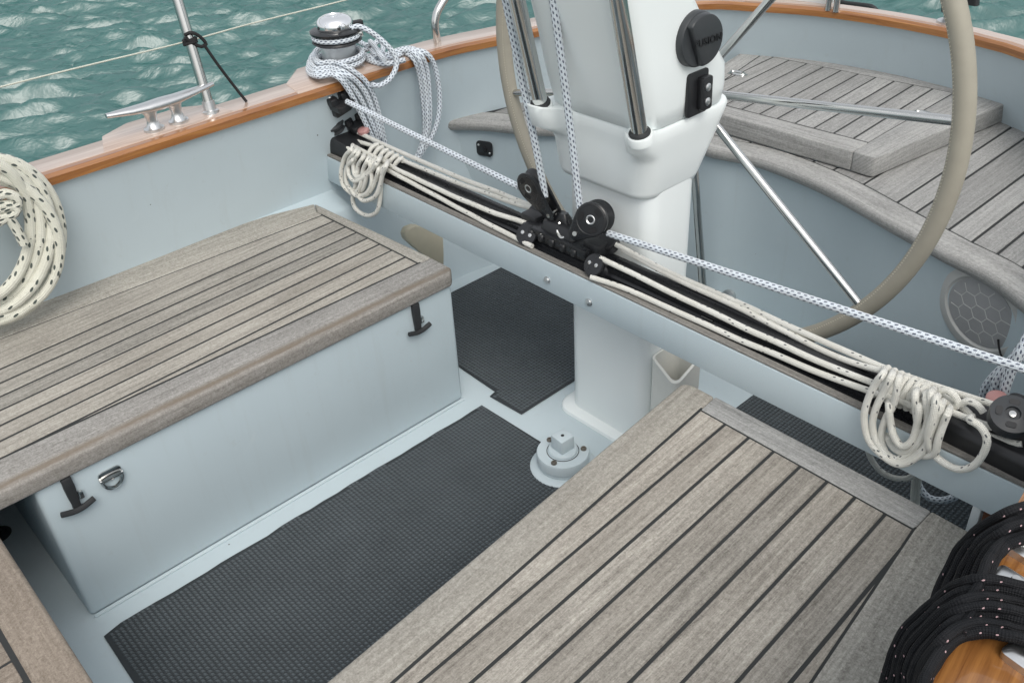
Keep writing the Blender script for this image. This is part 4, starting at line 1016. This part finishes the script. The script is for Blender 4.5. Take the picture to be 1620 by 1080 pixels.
# broad varnished top on the right coaming
rw = [p for p in rail if p.y < 1.12 and p.x > -1]
mb = MB(); rs = sweep(rw, [(-.016, .7455), (.20, .7455), (.205, .752), (-.010, .752), (-.016, .749)]); mb.loft(rs); k = 0; LL = 0
for i in range(len(rw)-1):
    l2 = LL+(rw[i+1]-rw[i]).length
    for j in range(5): mb.uv[k] = [(LL, [0, .22, .23, .44, .45, .46][j]), (LL, [0, .22, .23, .44, .45, .46][j+1]), (l2, [0, .22, .23, .44, .45, .46][j+1]), (l2, [0, .22, .23, .44, .45, .46][j])]; k += 1
    LL = l2
VARN2 = varnish('golden_varnish', (.13, .042, .012), (.44, .20, .055))
mb.build('broad_cap', VARN2, coam, sharp=30)
# varnished post and white strip under the right end of the beam
VARN_SHADE = varnish('shaded_varnish', (.05, .016, .006), (.14, .05, .018))  # varnish colour darkened to paint in the shade under the beam
p_ = MB().box(-.334, -.24, 1.33, 1.36, .05, .4455).build('corner_board', VARN_SHADE, None, bevel=.004, uvdir=(0, 0.01)); tag(p_, 'varnished board with shade in its colour under the right end of the beam', 'board')
p_ = MB().box(-.353, -.337, 1.33, 1.35, .05, .4455).build('trim_strip', GEL, None, bevel=.004); tag(p_, 'narrow white upright strip beside the varnished board under the beam', 'trim')

# ------------------------------------------------------------------ deck fitting (emergency tiller post)
CF = Vector((-1.258, 1.232, 0))
PAINTL = paint('pale_grey_paint', (.50, .575, .605), .4, specks=.1)
DARKM = plain('weathered_bronze', (.22, .20, .17), .45, .8, nz=.2)
ft = thing('tiller_post_cap', 'pale grey round deck fitting with a square head and three screws, beside the column foot', 'fitting', CF)
Mf = Matrix.Translation(CF)
MB().lathe([(0, .0045), (.083, .0045), (.084, .007), (.080, .011), (.066, .0125), (0, .0125)], Mf, 48).build('flange', PAINTL, ft, sharp=40)
MB().lathe([(0, .012), (.063, .012), (.064, .020), (.0625, .0225), (.0625, .0240), (.066, .026), (.0665, .050), (.0645, .0535), (0, .0535)], Mf, 48).build('collar', PAINTL, ft, sharp=35)
MB().lathe([(0, .053), (.040, .053), (.040, .0545), (.037, .0548), (.037, .060), (.034, .064), (0, .064)], Mf, 40).build('boss', PAINTL, ft, sharp=35)
MB().lathe([(.0375, .0537), (.041, .0537), (.041, .0546), (.0375, .0546)], Mf, 40, cap=False).build('seal_ring', RUBBER, ft)
Ms = Mf @ Matrix.Rotation(R(-4), 4, 'Z')
sq = trf(MB().box(-.021, .021, -.021, .021, .062, .103), Ms).build('square_head', PAINTL, ft, bevel=.003)
MB().lathe([(0, .1028), (.0045, .1028), (.0045, .1034), (0, .1034)], Mf, 12).build('hole', RUBBER, sq)
for a in (175, 290, 50):
    c = CF+Vector((.052*math.cos(R(a)), .052*math.sin(R(a)), .0535))
    s_ = MB().lathe([(0, 0), (.0075, 0), (.0075, .004), (.006, .006), (.003, .006), (.003, .004), (0, .004)], Matrix.Translation(c), 12).build('screw', DARKM, ft)
MB().box(CF.x+.045, CF.x+.33, CF.y+.030, CF.y+.15, -.001, .006).build('base_plate', PAINTL, ft, bevel=.003)

# beige cover on the side wall in the gap
mb = MB()
P = pl([(641, 372), (646, 362), (658, 358), (672, 359), (694, 368), (702, 376), (703, 400), (703, 420), (690, 420), (660, 395), (644, 381)], X=-2.10)
mb.loft([[p for p in P], [p+Vector((-.03, 0, 0)) for p in P]])
b_ = mb.build('vent_cover', BEIGE, None, bevel=.006, seg=2); tag(b_, 'beige rounded plastic cover on the wall behind the end of the left bench', 'cover')

# ------------------------------------------------------------------ mooring cleat on the left rail
CC = Vector((-2.300, .865, .7487))
ct = thing('mooring_cleat', 'polished metal horn cleat on a wooden pad on the left rail', 'cleat', CC)
hpts = [(-.142, .069), (-.12, .067), (-.08, .063), (-.04, .060), (0, .059), (.04, .060), (.08, .063), (.12, .066), (.150, .068)]
axd = Vector((-.03, 1, 0)).normalized(); sdv = Vector((axd.y, -axd.x, 0))
rings = []
for s_, z_ in hpts:
    q_ = min(1, abs(s_)/.150); ww = .017*(1-q_**2.2)+.0055; hh = .010*(1-q_)+.0055
    rings.append([CC+axd*s_+sdv*(ww*math.cos(a))+Vector((0, 0, z_+hh*math.sin(a))) for a in np.linspace(0, 2*math.pi, 14, endpoint=False)])
MB().loft(rings).build('horns', ALU, ct, sharp=60)
for s_ in (-.034, .034):
    rings = []
    for z_, w1, w2 in ((0, .026, .023), (.006, .026, .023), (.011, .017, .015), (.026, .013, .011), (.044, .017, .013), (.058, .030, .015)):
        rings.append([CC+axd*(s_+w1*math.cos(a))+sdv*(w2*math.sin(a))+Vector((0, 0, z_)) for a in np.linspace(0, 2*math.pi, 18, endpoint=False)])
    l_ = MB().loft(rings).build('cleat_foot', ALU, ct, sharp=50)
    for dd in (-.001, ): MB().lathe([(0, .0062), (.0035, .0062), (0, .0078)], Matrix.Translation(CC+axd*s_+sdv*.017), 8).build('screw', STEELB, l_)

# ------------------------------------------------------------------ stanchion, lifeline, lashing, push pit
def X_(px, py, X): return at(px, py, X=X)
b0 = X_(334, 178, -2.30); t0 = X_(281, 0, -2.36)
st = thing('stanchion', 'steel stanchion tube rising from the left rail behind the horn cleat', 'stanchion', b0)
dv = t0-b0
MB().tube([b0-dv*.02, b0+dv*.5, b0+dv*2.2], .0135, 16).build('post', STEEL, st)
MB().lathe([(0, -.012), (.022, -.012), (.022, .004), (.0165, .007), (.0165, .03), (0, .03)], frame(b0, dv), 18).build('socket', STEELB, st)
lf = rope('lifeline', [X_(-120, 172, -2.36), X_(0, 138, -2.36), X_(150, 101, -2.36), X_(291, 67, -2.36), X_(400, 37, -2.38), X_(545, 1, -2.40), X_(700, -40, -2.42)], .0021, LINE)
tag(lf, 'thin white lifeline crossing in front of the water at the left', 'lifeline')
ls = thing('lashing', 'thin black cord tied round the stanchion and down to the rail', 'cord', X_(305, 62, -2.33))
k0 = X_(301, 58, -2.335)
for j in range(3):
    mc_ = b0+dv*(.66-.018*j)
    M_ = frame(mc_, dv)
    MB().tube([M_ @ Vector((.0165*math.cos(t), .0165*math.sin(t), .002*math.sin(t+j))) for t in np.linspace(0, 2*math.pi, 20, endpoint=False)], .0035, 7, closed=True).build('cord_turn', TWINE, ls)
rope('cord_knot', [X_(292, 56, -2.335), X_(303, 52, -2.325), X_(316, 58, -2.325), X_(326, 70, -2.325), X_(318, 74, -2.325), X_(304, 68, -2.325), X_(292, 60, -2.325)], .0045, TWINE, ls)
rope('cord_tail', [X_(322, 70, -2.325), X_(345, 103, -2.318), X_(370, 136, -2.312), X_(390, 161, -2.30)], .0040, TWINE, ls)
pp = thing('pushpit_rail', 'bent steel pushpit tube standing on the rail behind the winch', 'rail', X_(693, 78, -2.30))
PX = -2.31
MB().tube(spline([X_(694, 80, PX), X_(690, 55, PX), X_(688, 40, PX), X_(691, 22, PX), X_(699, 6, PX), X_(712, -12, PX), X_(740, -45, PX)], .01), .0125, 14).build('tube', STEEL, pp)
MB().lathe([(0, -.01), (.022, -.01), (.022, .002), (.016, .004), (0, .004)], Matrix.Translation(X_(694, 79, PX)), 18).build('foot', STEELB, pp)
# stern pushpit post, cable, fender board, stanchion base behind the wheel
sp_ = at(1311, 19, z=.745); sp_ = sp_+Vector((-.008, .03, 0))
po = thing('stern_post', 'pair of steel tubes standing on the stern rail at the top of the photo', 'post', sp_)
for dx in (-.012, .016): MB().tube([sp_+Vector((dx, 0, -.005)), sp_+Vector((dx, 0, .2)), sp_+Vector((dx, 0, .6))], .010, 12).build('tube', STEEL, po)
cb = rope('hose', [at(a, b, Y=2.92) for a, b in ((1312, -4), (1335, 5), (1358, 8), (1378, 11), (1386, 17), (1392, 24))], .008, RUBBER); tag(cb, 'black hose looping over the stern rail right of the steel tubes', 'hose')
nb = MB().box(-.15, .15, -.012, .012, 0, .26, Matrix.Translation(at(1236, 9, z=.742)+Vector((-.02, .07, 0))) @ Matrix.Rotation(R(10), 4, 'Z')).build('dodger_panel', SKYWHITE, None, bevel=.006); tag(nb, 'white panel standing behind the stern rail at the top edge', 'panel')
sb2 = at(1492, 40, z=.746)+Vector((0, .035, 0))
s3 = thing('fairlead', 'dark stern fitting with a steel foot on the rail behind the wheel rim', 'fitting', sb2)
MB().lathe([(0, -.004), (.034, -.004), (.034, .006), (.018, .012), (.016, .05), (0, .05)], Matrix.Translation(sb2), 20).build('foot', STEELB, s3)
MB().tube(spline([sb2+Vector(v) for v in ((-.012, 0, .03), (-.02, 0, .09), (.0, 0, .15), (.03, 0, .19), (.035, 0, .3))], .01), .016, 12).build('post', BLACK, s3)
MB().loft([rr(sb2.x+.03, sb2.x+.075, sb2.y-.012, sb2.y+.012, .006, 3, sb2.z+.06), rr(sb2.x+.024, sb2.x+.062, sb2.y-.012, sb2.y+.012, .006, 3, sb2.z+.13)]).build('jaw', BLACK, s3)
# rail scarf patches on stern (paler joints)
for a, b in ((1465, 42), (1540, 62)):
    c = at(a, b, z=.7445)
# small round fitting at the wheel foot seen above the track
b_ = MB().lathe([(0, 0), (.022, 0), (.022, .01), (.012, .016), (0, .018)], frame(on_panel(1155, 467), (0, -1, 0)), 18).build('drain_fitting', STEELB, None); tag(b_, 'small grey round fitting on the seat front just above the track', 'fitting')
